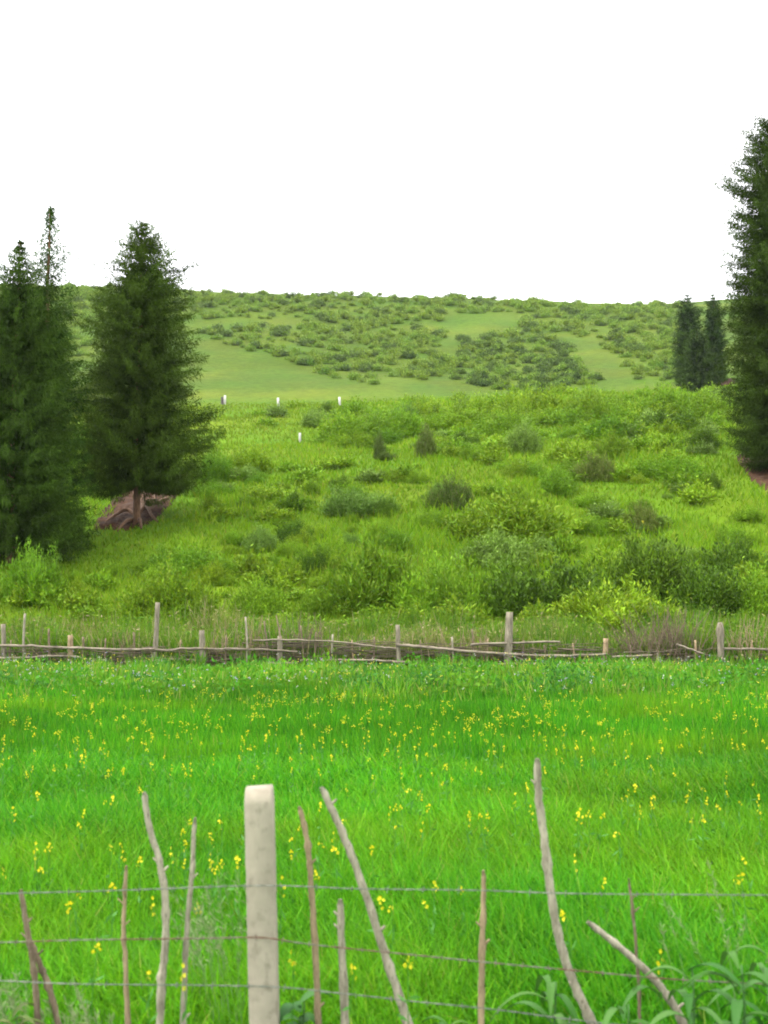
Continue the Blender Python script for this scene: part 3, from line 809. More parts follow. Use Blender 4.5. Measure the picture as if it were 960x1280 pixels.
# ------------------------------------------------------------------ white posts on the hill
def box_post(w, d, h, chamfer=0.02, dig=0.3):
    a, b = w / 2, d / 2; c = min(w, d) * 0.12
    ring = np.array([(a - c, -b), (a, -b + c), (a, b - c), (a - c, b), (-a + c, b), (-a, b - c), (-a, -b + c), (-a + c, -b)])
    zs = [-dig, h - chamfer, h]; V = []
    for i, z in enumerate(zs):
        s = 1 - (chamfer / max(a, b) if i == 2 else 0)
        V += [(x * s, y * s, z) for x, y in ring]
    V = np.array(V + [(0, 0, h + 0.003), (0, 0, -dig)]); n = 8; Q = []
    for i in range(2):
        for j in range(n): Q.append((i * n + j, i * n + (j + 1) % n, (i + 1) * n + (j + 1) % n, (i + 1) * n + j))
    for j in range(0, n, 2): Q.append((2 * n + j, 2 * n + (j + 1) % n, 2 * n + (j + 2) % n, 3 * n))
    for j in range(0, n, 2): Q.append((j, 3 * n + 1, (j + 2) % n, (j + 1) % n))
    return V, np.array(Q)


for (x, y0, y1, lab) in ((281, 506, 494, "white post on the far pasture edge next to a dark stump"),
                         (348, 510, 497, "white post on the pasture edge, middle one of the upper three"),
                         (425, 508, 496, "white post on the pasture edge nearest the feathery brow shrubs"),
                         (375, 553, 541, "lone white post lower on the slope below the other white posts")):
    p = at(x, y0); m = p[1] / F
    V, Q = box_post(2.6 * m, 2.6 * m, (y0 - y1) * m)
    o = link("white_post", mesh_arrays("white_post", V, Q), M_WHITE); o.location = p; o.rotation_euler = (R.normal() * 0.03, R.normal() * 0.04, 0.4)
    tag(o, lab, "post", "white posts on the hillside")
p = at(277.5, 506); m = p[1] / F
V, Q = tube([(0, 0, -0.2), (0.03, 0, 0.5), (0, 0, 10 * m)], [0.2, 0.17, 0.15], 8, 0.08)
o = link("tree_stump", mesh_arrays("tree_stump", V, Q), M_DARKW); o.location = p
tag(o, "dark grey stump beside the leftmost white post on the pasture", "stump")

# ------------------------------------------------------------------ wooden fence across the far edge of the field
FY = 29.0
mf = FY / F
fence = empty("wooden_fence", (0, FY, 0)); tag(fence, "rickety weathered wooden rail fence of odd posts along the foot of the hill", "fence")
OFF = np.array([0, FY, 0.0])


def fence_pt(x, y, dy=0.0): return on_depth(x, y, FY + dy) - OFF


POSTS = [  # x top, y top, x foot, y foot, width px, material, label
    (4, 780, 6, 838, 6, M_WOOD, None), (31, 767, 33, 838, 3.2, M_STICK, "thin pale slanting stake"), (88, 794, 88, 838, 7.5, M_WOOD_T, "short tan post"),
    (197, 753, 193, 840, 6.5, M_WOOD, "tallest pale leaning post"), (252, 788, 254, 838, 7.5, M_WOOD, None), (307, 771, 306, 838, 2.8, M_STICK, None),
    (350, 795, 351, 840, 7.5, M_WOOD, None), (416, 793, 418, 838, 2.6, M_STICK, None), (497, 781, 499, 840, 7, M_WOOD, None), (565, 796, 565, 838, 2.8, M_STICK, None),
    (637, 765, 634, 840, 9.5, M_WOOD, "thick post tapering to a square top"), (757, 798, 755, 846, 6.5, M_WOOD_T, "tan post"), (822, 816, 823, 846, 2.6, M_STICK, None),
    (869, 800, 869, 842, 3.6, M_WOOD_T, None), (900, 778, 901, 842, 8.5, M_WOOD, "grey post with a knobbed top"), (14, 800, 15, 838, 2.4, M_STICK_B, None), (61, 786, 64, 838, 3, M_STICK_B, None),
    (104, 796, 103, 838, 3.5, M_STICK_B, None), (440, 800, 441, 838, 2.0, M_STICK_T, None), (680, 806, 679, 838, 2.2, M_STICK_B, None), (788, 806, 787, 842, 2.2, M_STICK_B, None), (132, 798, 133, 838, 2.2, M_STICK_B, None), (167, 790, 165, 838, 2.4, M_STICK_B, None), (226, 800, 225, 838, 2.0, M_STICK_T, None), (283, 794, 284, 838, 2.4, M_STICK_B, None), (330, 776, 332, 838, 2.2, M_STICK_B, None), (376, 782, 380, 838, 2.4, M_STICK_B, None), (395, 790, 393, 838, 2.2, M_STICK_B, None), (468, 796, 466, 838, 2.2, M_STICK_B, None), (525, 800, 527, 838, 2.0, M_STICK_B, None), (590, 786, 592, 838, 2.4, M_STICK_B, None), (610, 798, 608, 838, 2.0, M_STICK_T, None), (655, 800, 654, 838, 2.2, M_STICK_B, None), (716, 804, 718, 840, 2.2, M_STICK_T, None), (940, 800, 938, 842, 2.4, M_STICK_T, None), (-62, 790, -60, 838, 7, M_WOOD, None), (-140, 786, -141, 838, 6.5, M_WOOD, None), (1012, 790, 1010, 842, 7, M_WOOD, None), (1086, 784, 1088, 842, 6.5, M_WOOD_T, None)]
for i, (xt, yt, xb, yb, w, mt, lab) in enumerate(POSTS):
    a = fence_pt(xb, 836.5); a[2] = -0.35; c = fence_pt(xt, yt); a[0] += (a[0] - c[0]) * 0.2
    mid = (a * 0.5 + c * 0.5) + np.array([R.normal() * 0.012 * (8 / w), R.normal() * 0.01, 0])
    pts = smooth_path([a, mid, c], 5); k = len(pts)
    r = w * mf / 2 * np.linspace(1.08, 0.86, k)
    if "knobbed" in (lab or ""): r[-3] *= 1.3; r[-2] *= 1.25; r[-1] *= 0.7
    V, Q = tube(pts, r, 9, 0.08, True, 100 + i)
    o = link("post" if w > 5 else "stake", mesh_arrays("post", V, Q), mt, fence, True)
    if lab: o["label"] = lab
# forked twig on top of the post near x=350
V, Q = join([tube([fence_pt(351, 800, -.05), fence_pt(348, 782, -.05), fence_pt(345, 769, -.05)], [0.03, 0.022, 0.014], 6, 0.1), tube([fence_pt(349, 790, -.05), fence_pt(352, 778, -.05)], [0.018, 0.01], 6)])
link("forked_twig", mesh_arrays("forked_twig", V, Q), M_STICK_B, fence, True)
RAILS = [
    ([(-170, 804), (-40, 806), (40, 808), (88, 810), (150, 812), (193, 811)], 3.2), ([(190, 812), (212, 813), (226, 811), (250, 811), (300, 812)], 3.4), ([(280, 811), (330, 812), (372, 815)], 3.0),
    ([(316, 801), (350, 800), (420, 802), (470, 808), (498, 811)], 2.2), ([(495, 806), (540, 810), (580, 814), (625, 817), (690, 820), (758, 818)], 3.4), ([(588, 806), (640, 804), (700, 802)], 2.6),
    ([(-150, 825), (-20, 823), (30, 822), (85, 820), (110, 824), (134, 826)], 3.4), ([(178, 827), (215, 824), (250, 826)], 2.8), ([(375, 826), (430, 825), (490, 826)], 2.8), ([(478, 827), (520, 829), (582, 832)], 3.4),
    ([(590, 831), (640, 830), (685, 829)], 2.4), ([(765, 821), (790, 820), (815, 819)], 2.4), ([(846, 805), (862, 811), (882, 818)], 2.6), ([(905, 811), (940, 811), (1010, 812), (1130, 810)], 2.6), ([(926, 841), (960, 839), (1000, 838), (1110, 836)], 3.0),
    ([(318, 829), (350, 829), (372, 829)], 2.4), ([(625, 818), (648, 822), (660, 832)], 2.0)]
for i, (pp, w) in enumerate(RAILS):
    pts = smooth_path([fence_pt(x, y, -0.10 + 0.04 * (i % 2)) for x, y in pp], 6)
    pts[:, 2] += R.normal(size=len(pts)) * 0.006
    V, Q = tube(pts, np.linspace(w * 1.1, w * 0.85, len(pts)) * mf / 2, 8, 0.1, True, 200 + i)
    link("rail", mesh_arrays("rail", V, Q), M_RAIL, fence, True)


# thin branches woven between the posts
for i, (xa, xb, ya, yb, n) in enumerate(((-40, 88, 812, 834, 26), (88, 195, 812, 832, 26), (195, 300, 814, 832, 24), (300, 400, 802, 834, 34), (400, 498, 804, 834, 34), (498, 600, 808, 836, 32), (600, 757, 806, 836, 44), (757, 900, 812, 838, 30), (880, 1000, 812, 840, 26))):
    parts = []
    for k in range(int(n * 1.35)):
        x0 = R.uniform(xa, xb - 25); x1 = min(xb + 12, x0 + R.uniform(25, 80)); y0 = R.uniform(ya, yb); y1 = y0 + R.normal() * 3.5
        dy = R.normal() * 0.06 + 0.08
        a, c = fence_pt(x0, y0, dy), fence_pt(x1, y1, dy + R.normal() * 0.05); md = (a + c) / 2 + np.array([0, R.normal() * 0.03, R.normal() * 0.03])
        parts.append(tube(smooth_path([a, md, c], 3), np.linspace(0.017, 0.007, 7) * R.uniform(0.6, 1.2), 5, 0.1, False))
    V, Q = join(parts)
    link("wattle", mesh_arrays("wattle", V, Q), M_WATTLE, fence)


# dead brushwood leaning along the fence
def brush(x, y, w, h, n, label, seed, mt, lean=0.25):
    rr = np.random.default_rng(seed); p0 = on_depth(x, y, FY + 0.35); p0[2] = 0
    parts = []
    for k in range(n):
        a = np.array([rr.normal() * w * mf * 0.28, rr.normal() * 0.15, 0.0])
        hh = h * mf * rr.uniform(0.45, 1.05); ln = rr.normal() * lean
        c = a + np.array([ln * hh, rr.normal() * 0.15, hh]); md = (a + c) / 2 + rr.normal(size=3) * 0.05
        parts.append(tube(smooth_path([a, md, c], 3), np.linspace(0.014, 0.005, 7), 4, 0, False))
        if rr.random() < 0.7:
            e = md + np.array([rr.normal() * 0.2, rr.normal() * 0.1, 0.25 * rr.random()]) * hh
            parts.append(tube([md, e], [0.007, 0.004], 4, 0, False))
    V, Q = join(parts)
    o = link("dead_brush", mesh_arrays("dead_brush", V, Q), mt); o.location = p0
    tag(o, label, "brushwood", "dead brushwood along the wooden fence")


brush(842, 842, 85, 78, 120, "large tangle of brown dead branches at the fence left of the knobbed post", 1, M_STICK_B, 0.35)
brush(800, 842, 50, 60, 50, "small brown dead tangle between the tan post and the large tangle", 2, M_STICK_B, 0.4)
brush(380, 838, 50, 72, 40, "bare brown twigs rising behind the fence right of the forked post", 3, M_STICK_B, 0.2)
brush(318, 838, 40, 66, 36, "grey dry twigs behind the fence left of the forked post", 4, M_STICK_T, 0.18)
brush(160, 838, 50, 50, 36, "dry greyish stalks left of the tallest pale post", 5, M_STICK_T, 0.25)
brush(105, 838, 40, 44, 26, "brown dry stalks beside the short tan post", 6, M_STICK_B, 0.15)
brush(50, 838, 60, 52, 30, "dry stalks between the slanting stake and the short tan post", 7, M_STICK_B, 0.2)
brush(445, 838, 60, 46, 40, "low dry stalks under the sagging rail left of the central post", 8, M_STICK_B, 0.35)
brush(590, 838, 70, 56, 40, "thin dry stems between the thin stake and the thick tapered post", 9, M_STICK_T, 0.2)
brush(940, 842, 60, 66, 36, "thin dry stems at the right picture edge past the knobbed post", 10, M_STICK_T, 0.3)
brush(270, 838, 60, 60, 40, "straw-coloured dry stems right of the second thick post from the tallest", 11, M_STICK_T, 0.25)
brush(700, 838, 60, 40, 30, "low dry stems left of the tan post under the bushes", 12, M_STICK_B, 0.3)

# ------------------------------------------------------------------ wire fence beside the road
NY = 4.4
mn = NY / F
wf = empty("wire_fence", (0, NY, 0)); tag(wf, "barbed wire fence on a concrete post with crooked sticks close to the viewer", "fence")
NOFF = np.array([0, NY, 0.0])


def near_pt(x, y, dy=0.0): return on_depth(x, y, NY + dy) - NOFF


top = near_pt(324, 985); bot = near_pt(331, 1280)
V, Q = box_post(0.114, 0.11, top[2] + 0.02, 0.008, 0.4)
rr = np.random.default_rng(77)
ns = 26; zs = np.linspace(-0.3, top[2], ns); w = 0.0565; V = []; Q = []
ring = np.array([(-.92, -1), (0, -1.0), (.92, -1), (1, -.9), (1, 0), (1, .9), (.92, 1), (0, 1), (-.92, 1), (-1, .9), (-1, 0), (-1, -.9)]) * np.array([w, w * 0.92])
for i, z in enumerate(zs):
    s = 1 + 0.012 * rr.normal(size=(12, 1)); 
    if i == ns - 1: s = s * 0.94
    cx = top[0] + (bot[0] - top[0]) * (top[2] - z) / (top[2] - bot[2])
    for (x, y) in ring * s: V.append((x + cx, y, z + (0.004 * rr.normal() if i == ns - 1 else 0)))
for i in range(ns - 1):
    for j in range(12): Q.append((i * 12 + j, i * 12 + (j + 1) % 12, (i + 1) * 12 + (j + 1) % 12, (i + 1) * 12 + j))
c = len(V); V.append((top[0], 0, top[2] + 0.006))
for j in range(0, 12, 2): Q.append(((ns - 1) * 12 + j, (ns - 1) * 12 + j + 1, (ns - 1) * 12 + (j + 2) % 12, c))
o = link("post", mesh_arrays("post", np.array(V), np.array(Q)), M_CONC, wf); o["label"] = "square pale concrete post"

STICKS = [
    ([(180, 990), (186, 1030), (199, 1075), (206, 1115), (207, 1180), (202, 1230), (199, 1320)], 10, M_STICK, "tall bent grey stick"),
    ([(244, 1022), (240, 1090), (234, 1160), (231, 1220), (228, 1320)], 8, M_STICK, None),
    ([(158, 1082), (155, 1150), (157, 1210), (162, 1320)], 6, M_STICK_T, None),
    ([(26, 1112), (32, 1150), (38, 1185), (44, 1230), (50, 1320)], 8, M_STICK_B, "dark brown stick"),
    ([(36, 1172), (50, 1205), (63, 1240), (82, 1320)], 8, M_STICK_B, "dark leaning stick crossing its neighbour"),
    ([(374, 1008), (384, 1050), (389, 1110), (394, 1190), (400, 1320)], 9, M_STICK_T, None),
    ([(425, 1124), (427, 1180), (430, 1250), (433, 1320)], 11, M_STICK, "short stout stick"),
    ([(402, 984), (428, 1040), (454, 1108), (480, 1188), (502, 1255), (524, 1320)], 12, M_STICK, "long grey stick leaning beside the concrete post"),
    ([(604, 1088), (604, 1150), (602, 1230), (602, 1320)], 9, M_STICK_T, "straight tan stick"),
    ([(671, 948), (674, 1000), (684, 1080), (694, 1150), (709, 1208), (735, 1270), (760, 1320)], 12, M_STICK, "tallest curved grey stick"),
    ([(734, 1152), (775, 1184), (818, 1224), (845, 1262), (872, 1320)], 10, M_STICK, "low slanting grey stick"),
    ([(786, 1098), (793, 1160), (798, 1230), (802, 1320)], 5, M_STICK_B, None),
]
for i, (pp, w, mt, lab) in enumerate(STICKS):
    dy = 0.05 + 0.03 * (i % 3)
    pts = smooth_path([near_pt(x, y, dy) for x, y in pp], 7); k = len(pts)
    pts[:, 0] += R.normal(size=k) * 0.0012
    r = np.linspace(w * 0.35, w * 0.50, k) * mn * (1 + 0.07 * np.sin(np.arange(k) * 1.9 + i))
    for q in R.integers(3, k - 2, 4): r[q] *= 1.22         # knots
    r[0] *= 0.6
    V, Q = tube(pts, r, 10, 0.07, True, 300 + i)
    # broken side twig stubs
    parts = [(V, Q)]
    for q in R.integers(2, k - 3, 2):
        e = pts[q] + np.array([R.choice([-1, 1]) * 0.028, -0.01, 0.03]); parts.append(tube([pts[q], (pts[q] + e) / 2, e], [r[q] * 0.5, r[q] * 0.4, r[q] * 0.25], 6, 0.1))
    V, Q = join(parts)
    o = link("stick", mesh_arrays("stick", V, Q), mt, wf, True)
    if lab: o["label"] = lab

WIRES = [
    ([(-620, 1135), (-160, 1121), (0, 1117), (150, 1113), (325, 1107), (450, 1111), (600, 1113), (720, 1117), (960, 1119), (1120, 1120), (1560, 1122)], M_WIRE, "topmost grey wire strand", 0.0027),
    ([(-620, 1186), (-160, 1180), (0, 1178), (100, 1175), (250, 1173), (325, 1172), (370, 1178), (420, 1184), (520, 1194), (640, 1206), (740, 1215), (840, 1224), (960, 1230), (1120, 1236), (1560, 1246)], M_RUST, "rusty middle wire strand", 0.003),
    ([(-620, 1212), (-160, 1222), (0, 1226), (100, 1230), (325, 1233), (420, 1241), (520, 1252), (620, 1262), (720, 1275), (820, 1284), (1120, 1300), (1560, 1316)], M_WIRE, "lowest grey wire strand", 0.0027),
]
for i, (pp, mt, lab, rw) in enumerate(WIRES):
    P = smooth_path([near_pt(x, y, -0.075 if 280 < x < 380 else -0.045) for x, y in pp], 40)
    s = np.concatenate([[0], np.cumsum(np.linalg.norm(np.diff(P, axis=0), axis=1))])
    ss = np.arange(0, s[-1], 0.012); C = np.stack([np.interp(ss, s, P[:, q]) for q in range(3)], -1)
    parts = []
    for ph in (0, math.pi):
        off = np.stack([np.zeros(len(ss)), np.cos(ss * 62 + ph) * rw * 0.55, np.sin(ss * 62 + ph) * rw * 0.55], -1)
        parts.append(tube(C + off, rw * 0.55, 5, 0, True))
    V, Q = join(parts)
    wobj = link("wire", mesh_arrays("wire", V, Q), mt, wf, True); wobj["label"] = lab
    V, Q = join([tube([(-0.003, -math.cos(a) * 0.014, -math.sin(a) * 0.014), (0, 0, 0), (0.003, math.cos(a) * 0.014, math.sin(a) * 0.014)], [0.0010, 0.0022, 0.0010], 4) for a in (0.6, 2.2)])
    barb_mesh = mesh_arrays("barb", V, Q); barb_mesh.materials.append(mt)
    for q in range(10, len(ss) - 5, 9 if i == 1 else 12):
        if abs(C[q][0]) > 1.9: continue
        bo = bpy.data.objects.new("barb", barb_mesh); COL.objects.link(bo); bo.parent = wobj
        bo.location = C[q]; bo.rotation_euler = (R.uniform(0, 6.28), 0, 0)

# ------------------------------------------------------------------ flowers of the meadow
def flower_parts(seed, h):
    rr = np.random.default_rng(seed)
    L = Leaves()
    bend = rr.normal(size=2) * 0.03
    zz = np.linspace(0, h, 5); pts = np.stack([bend[0] * (zz / h) ** 2, bend[1] * (zz / h) ** 2, zz], -1)
    V, Q = tube(pts, np.linspace(0.003, 0.0018, 5), 5, 0, False)
    sC = np.repeat(np.array([[0.05, 0.18, 0.02]]), len(V), 0)
    k = 5; zl = rr.uniform(0.15, 0.8, k) * h
    L.add(np.stack([np.interp(zl, zz, pts[:, 0]), np.interp(zl, zz, pts[:, 1]), zl], -1), rr.normal(size=(k, 3)) + np.array([0, 0, 0.5]), 0.07, 0.016, np.array([0.05, 0.17, 0.02]))
    LV = np.concatenate(L.V); LQ = np.concatenate(L.Q) + len(V); LC = np.concatenate(L.C)
    stem = mesh_arrays("stem", np.vstack([V, LV]), np.vstack([Q, LQ]), np.vstack([sC, LC]))
    B = Leaves(); tip = pts[-1]
    for f in range(rr.integers(3, 6)):                      # small four petalled blossoms of one head
        c = tip + rr.normal(size=3) * np.array([0.010, 0.010, 0.018]); ax = norm(rr.normal(size=3) + np.array([0, -0.4, 0.9]))
        u = norm(np.cross(ax, np.array([0.3, 0.8, 0.1]))); v = np.cross(ax, u)
        for q in range(4):
            a = q * math.pi / 2 + rr.random() * 0.2; d = u * math.cos(a) + v * math.sin(a) + ax * 0.3
            B.add(c[None], d[None], 0.0115, 0.0105, np.array([[0.56, 0.50, 0.012]]) * rr.uniform(0.85, 1.1), ax[None], 0.6)
    return stem, B.mesh("blossom")


FL_LAB = "yellow mustard flower head on a thin green stem in the bright meadow"
FL_GRP = "yellow flowers in the meadow"
FP = []
for v in range(5):
    st, bl = flower_parts(500 + v, 0.42); st.materials.append(M_STEM); bl.materials.append(M_PETAL); FP.append((st, bl))
FL = [(43,1000),(13,1017),(106,1022),(104,1034),(133,1005),(141,1006),(50,1063),(62,1058),(52,1078),(150,1053),(135,1063),(153,1069),(176,1077),(230,1040),(231,1048),(235,1055),(218,1063),(232,1072),(209,1077),(265,1042),(262,1058),(265,1069),(277,1072),(270,1082),(274,1086),(293,1080),(278,1027),(306,1022),(141,1114),(96,1117),(92,1136),(197,1123),(247,1136),(114,1185),(188,1213),(2,1090),(237,1226),(238,1028),
      (366,1036),(365,1046),(366,1067),(419,1043),(394,1086),(423,1062),(433,1028),(468,1063),(490,1014),(495,1010),(506,1010),(493,1032),(540,1013),(529,1033),(528,993),(519,992),(514,985),(503,989),(583,1022),(542,1100),(543,1119),(491,1132),(435,1214),(366,1203),(510,1212),(583,1107),(398,1055),(400,1012),(349,1105),
      (657,982),(654,986),(643,991),(647,1008),(662,1019),(610,1021),(604,1018),(606,1034),(722,1017),(721,1021),(736,1019),(746,1020),(775,1042),(800,1016),(797,1012),(814,1008),(813,997),(777,997),(792,985),(785,989),(885,1003),(905,1004),(924,1004),(949,1000),(948,1018),(878,1021),(855,1022),(859,983),(859,990),(905,972),(908,990),(935,977),(877,987),(862,1003),(723,1075),(757,1101),(940,1074),(916,1095),(934,1103),(829,1199),(703,1142),(718,1145),(584,1021),(470,1120)]
for i, (x, y) in enumerate(FL):
    p = on_height(x, y, 0.42); st, bl = FP[i % 5]
    e = empty("yellow_flower", (p[0], p[1], float(ground(p[0], p[1]))), R.uniform(0, 6.28)); tag(e, FL_LAB, "flower", FL_GRP)
    s = R.uniform(0.5, 1.0); e.scale = (s, s, R.uniform(0.94, 1.05))
    for nm, me_ in (("stem", st), ("blossom", bl)):
        c = bpy.data.objects.new(nm, me_); COL.objects.link(c); c.parent = e
# farther ones as single small objects
FS = []
for st, bl in FP:
    def arr(me_):
        V = np.zeros(len(me_.vertices) * 3, np.float32); me_.vertices.foreach_get("co", V)
        Q = np.zeros(len(me_.loops), np.int32); me_.loops.foreach_get("vertex_index", Q)
        C = np.zeros(len(me_.vertices) * 4, np.float32); me_.color_attributes["tint"].data.foreach_get("color", C)
        return V.reshape(-1, 3), Q.reshape(-1, 4), C.reshape(-1, 4)[:, :3]
    a, b_ = arr(st), arr(bl)
    me_ = mesh_arrays("yellow_flower", np.vstack([a[0], b_[0]]), np.vstack([a[1], b_[1] + len(a[0])]), np.vstack([a[2], b_[2]]), np.concatenate([np.zeros(len(a[1]), int), np.ones(len(b_[1]), int)]))
    me_.materials.append(M_STEM); me_.materials.append(M_PETAL); FS.append(me_)
NFAR = 300 - len(FL) - 6
pts = []
while len(pts) < NFAR + 330:
    x = R.uniform(-20, 980); y = 866 + 128 * R.beta(1.0, 2.0)
    p = on_height(x, y, 0.42)
    if fbm(p[0] / 1.6, p[1] / 2.2, 181, 2) + 0.6 * R.random() < 0.62: continue
    pts.append(p)
pts.sort(key=lambda p: p[1])
for i, p in enumerate(pts[:NFAR]):
    o = bpy.data.objects.new("yellow_flower", FS[i % 5]); COL.objects.link(o)
    s = R.uniform(0.5, 0.9); o.location = (p[0], p[1], float(ground(p[0], p[1]))); o.scale = (s, s, R.uniform(0.9, 1.15)); o.rotation_euler = (0, 0, R.uniform(0, 6.28))
    tag(o, FL_LAB, "flower", FL_GRP)
P = np.array(pts[NFAR:]); n = len(P); g = Leaves()
P[:, 2] = ground(P[:, 0], P[:, 1]) + R.uniform(0.36, 0.5, n)
for q in range(7):
    g.add(P + R.normal(size=(n, 3)) * 0.018, R.normal(size=(n, 3)) + np.array([0, -0.3, 0.5]), 0.017, 0.014, np.broadcast_to(np.array([0.66, 0.56, 0.02]), (n, 3)) * R.uniform(0.8, 1.1, (n, 1)))
tag(link("distant_yellow_flowers", g.mesh("distant_yellow_flowers"), M_PETAL), "specks of far yellow flowers at the back of the meadow", "flowers", kind="stuff")
# flat yellow heads behind the fence
for (x, y, s) in ((546, 766, 2.4), (556, 767, 2.4), (575, 767, 2.0), (491, 776, 2.2), (820, 690, 1.8), (800, 660, 1.6)):
    p = at(x, y + 14, 29.5); o = bpy.data.objects.new("tall_yellow_flower", FS[int(R.integers(5))]); COL.objects.link(o)
    o.location = (p[0], p[1] - 0.3, p[2]); hh = (14 + 6) * p[1] / F / 0.42; o.scale = (s * 1.6, s, hh)
    tag(o, "tall yellow umbel standing among the weeds behind the wooden fence", "flower", "tall yellow flowers behind the wooden fence")

# ------------------------------------------------------------------ weeds beside the wire fence
def weed(x, y, Y, n, h, label, seed, leafL=0.26, leafW=0.034, cols=((0.028, 0.095, 0.012), (0.055, 0.13, 0.028))):
    rr = np.random.default_rng(seed); p0 = on_depth(x, y, Y); p0[2] = float(ground(p0[0], p0[1]))
    e = empty("broad_leaved_weed", p0); tag(e, label, "weed", "broad-leaved weeds by the wire fence")
    zz = np.linspace(0, h, 7); V, Q = tube(np.stack([0.02 * np.sin(zz * 5), 0 * zz, zz], -1), np.linspace(0.007, 0.003, 7), 6, 0.05)
    link("stem", mesh_arrays("stem", V, Q, np.repeat([[0.05, 0.13, 0.03]], len(V), 0)), M_STEM, e, True)
    for k in range(n):
        a = k * 2.4 + rr.normal() * 0.3; z = h * (0.25 + 0.75 * (k + 0.5) / n); L = leafL * rr.uniform(0.7, 1.25)
        s = np.linspace(0, 1, 9); out = L * s * 0.85; up = L * (0.75 * s - 1.05 * s ** 2 * rr.uniform(0.7, 1.1))
        ctr = np.stack([np.cos(a) * out, np.sin(a) * out, z + up], -1); side = np.array([-np.sin(a), np.cos(a), 0])
        w = leafW * np.sin(np.pi * (0.06 + 0.94 * s)) ** 0.8 * rr.uniform(0.8, 1.3); w[-1] = 0.002
        V = np.concatenate([ctr - side * w[:, None] / 2 + [0, 0, 0.004], ctr - [0, 0, 0.003], ctr + side * w[:, None] / 2 + [0, 0, 0.004]]); m = len(s); i = np.arange(m - 1)
        Q = np.concatenate([np.stack([i, i + 1, i + 1 + m, i + m], -1), np.stack([i + m, i + 1 + m, i + 1 + 2 * m, i + 2 * m], -1)])
        c = np.array(cols[0]) + (np.array(cols[1]) - np.array(cols[0])) * rr.random()
        link("leaf", mesh_arrays("leaf", V, Q, np.repeat(c[None], len(V), 0)), M_LEAF, e, True)


weed(862, 1290, 4.25, 11, 0.46, "arching broad-leaved weed beside the low slanting stick", 1)
weed(925, 1290, 4.15, 12, 0.50, "tallest broad-leaved weed at the lower right picture corner", 2)
weed(960, 1290, 4.5, 10, 0.44, "broad-leaved weed cut by the right picture edge", 3)
weed(690, 1290, 4.6, 8, 0.28, "low broad-leaved weed at the foot of the tallest curved stick", 4)
weed(780, 1290, 4.3, 9, 0.30, "low broad-leaved weed right of the tallest curved stick", 5)
weed(375, 1295, 4.55, 9, 0.22, "dark leafy weed close right of the concrete post", 6, 0.15, 0.05, ((0.02, 0.08, 0.015), (0.05, 0.13, 0.03)))

weed(15, 1300, 4.35, 12, 0.24, "low olive weed at the lower left picture corner", 7, 0.16, 0.022, ((0.045, 0.085, 0.015), (0.08, 0.10, 0.03)))
weed(120, 1300, 4.3, 10, 0.20, "low olive weed right of the two crossing dark sticks", 8, 0.15, 0.02, ((0.045, 0.085, 0.015), (0.08, 0.10, 0.03)))
weed(560, 1300, 4.45, 10, 0.16, "low green weed between the long leaning stick and the straight tan stick", 9, 0.16, 0.022, ((0.03, 0.10, 0.012), (0.06, 0.14, 0.02)))


def plume(x, y, Y, n, h, label, seed):
    rr = np.random.default_rng(seed); p0 = on_depth(x, y, Y); p0[2] = float(ground(p0[0], p0[1]))
    e = empty("feathery_grass", p0); tag(e, label, "grass tuft", "feathery grass tufts by the wire fence")
    S = Leaves(); H_ = Leaves()
    for k in range(n):
        a0 = np.array([rr.normal() * 0.06, rr.normal() * 0.04, 0]); hh = h * rr.uniform(0.6, 1.05); lean = rr.normal(-0.12, 0.12)
        s = np.linspace(0, 1, 6); pts = a0 + np.stack([lean * hh * s ** 2, 0.05 * rr.normal() * s, hh * s], -1)
        d = np.diff(pts, axis=0)
        S.add(pts[:-1], d, np.linalg.norm(d, axis=1) * 1.05, 0.004, np.array([0.10, 0.19, 0.05]), np.tile([0, 1.0, 0.01], (5, 1)), 0.5)
        m = 26; t = rr.uniform(0.68, 1.0, m); q = np.stack([np.interp(t, s, pts[:, j]) for j in range(3)], -1)
        H_.add(q, np.stack([rr.normal(-0.3, 0.5, m), rr.normal(size=m) * 0.4, rr.uniform(0.3, 1, m)], -1), rr.uniform(0.02, 0.05, m), 0.004, np.array([0.17, 0.22, 0.09]))
    link("stem", S.mesh("stem"), M_STEM, e); link("seed_head", H_.mesh("seed_head"), M_STEM, e)


plume(285, 1290, 4.6, 16, 0.80, "pale feathery seeding grass just left of the concrete post", 11)
plume(262, 1290, 4.9, 10, 0.55, "shorter feathery grass between the upright stick and the concrete post", 12)
plume(880, 1290, 4.7, 6, 0.78, "tall pale feathery grass above the broad-leaved weeds on the right", 13)
plume(20, 1290, 4.5, 16, 0.34, "low brownish feathery grass at the lower left picture corner", 14)
plume(100, 1290, 4.5, 12, 0.28, "low feathery grass right of the crossing dark sticks", 15)

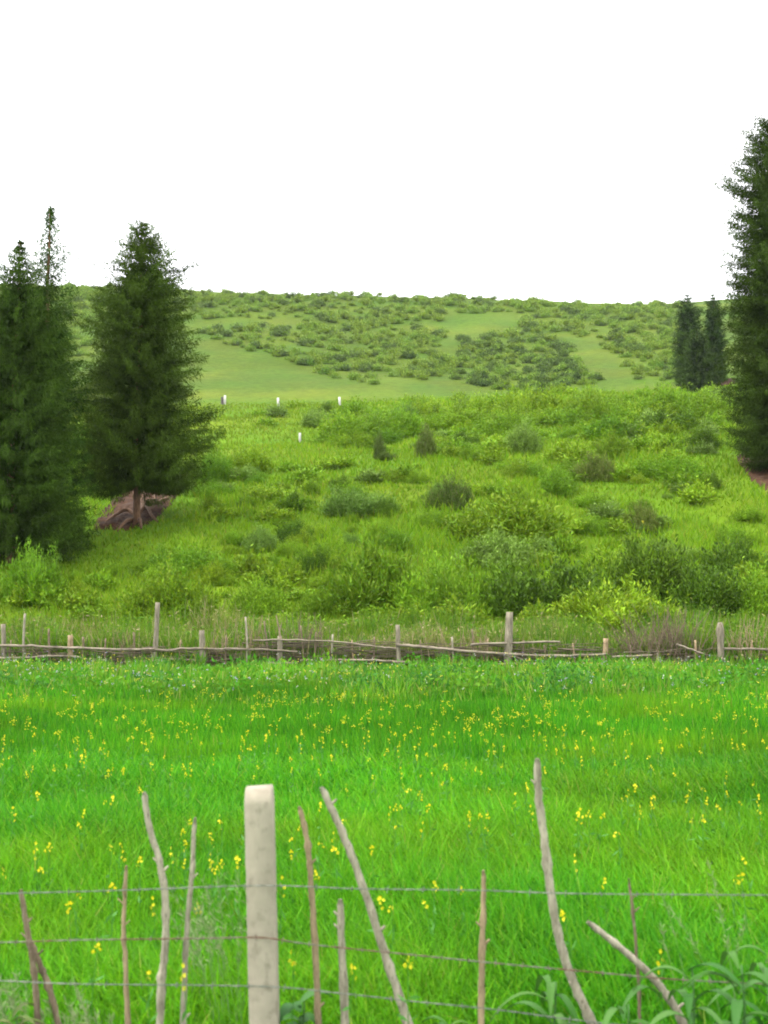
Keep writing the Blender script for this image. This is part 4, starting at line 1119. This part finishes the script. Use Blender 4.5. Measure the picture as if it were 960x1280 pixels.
# ------------------------------------------------------------------ light: bright overcast sky
SUN_EL, SUN_AZ = math.radians(62), math.radians(-105)      # high, from the left
w = bpy.data.worlds.new("World"); scene.world = w; w.use_nodes = True
nt = w.node_tree; nt.nodes.clear(); N = nt.nodes.new
sky = N("ShaderNodeTexSky"); sky.sky_type = 'NISHITA'; sky.sun_disc = False; sky.sun_elevation = SUN_EL; sky.sun_rotation = SUN_AZ; sky.dust_density = 4; sky.air_density = 1.0
tc = N("ShaderNodeTexCoord"); cn = N("ShaderNodeTexNoise"); cn.inputs["Scale"].default_value = 1.4; cn.inputs["Detail"].default_value = 5
nt.links.new(tc.outputs["Generated"], cn.inputs["Vector"])
cr = N("ShaderNodeValToRGB"); cr.color_ramp.elements[0].position = 0.3; cr.color_ramp.elements[1].position = 0.7
cr.color_ramp.elements[0].color = (7.2, 7.4, 7.6, 1); cr.color_ramp.elements[1].color = (9.6, 9.6, 9.6, 1)
nt.links.new(cn.outputs["Fac"], cr.inputs["Fac"])
mx = N("ShaderNodeMix"); mx.data_type = 'RGBA'; mx.inputs["Factor"].default_value = 0.88
nt.links.new(sky.outputs[0], mx.inputs["A"]); nt.links.new(cr.outputs["Color"], mx.inputs["B"])
bg = N("ShaderNodeBackground"); bg.inputs["Strength"].default_value = 0.108
nt.links.new(mx.outputs["Result"], bg.inputs["Color"])
wo = N("ShaderNodeOutputWorld"); nt.links.new(bg.outputs[0], wo.inputs["Surface"])

sun = bpy.data.lights.new("sun", 'SUN'); sun.energy = 1.5; sun.angle = math.radians(10); sun.color = (1.0, 0.97, 0.92)
so = bpy.data.objects.new("sun", sun); COL.objects.link(so); so.location = (-30, 10, 60)
dirv = Vector((math.sin(SUN_AZ) * math.cos(SUN_EL), math.cos(SUN_AZ) * math.cos(SUN_EL), math.sin(SUN_EL)))
so.rotation_euler = dirv.to_track_quat('Z', 'Y').to_euler()

scene.view_settings.view_transform = 'Standard'; scene.view_settings.look = 'None'
scene.view_settings.exposure = 2.1; scene.view_settings.gamma = 1.0
scene.cycles.max_bounces = 6; scene.cycles.diffuse_bounces = 3; scene.cycles.transmission_bounces = 3; scene.cycles.transparent_max_bounces = 4
scene.cycles.use_denoising = True
scene.cycles.filter_width = 1.9

# a trace of damp air between the road and the hill
hm, hnt, hout = mat_new("damp_air")
hv = hnt.nodes.new("ShaderNodeVolumePrincipled"); hv.inputs["Density"].default_value = 0.00007; hv.inputs["Color"].default_value = (0.92, 0.96, 1.0, 1)
hnt.links.new(hv.outputs[0], hout.inputs["Volume"])
V = np.array([(x, y, z) for x in (-1300, 1300) for y in (-60, 1900) for z in (-180, 95)], float)
tag(link("haze", mesh_arrays("haze", V, np.array([(0, 1, 3, 2), (4, 6, 7, 5), (0, 4, 5, 1), (2, 3, 7, 6), (0, 2, 6, 4), (1, 5, 7, 3)])), hm), kind="stuff")
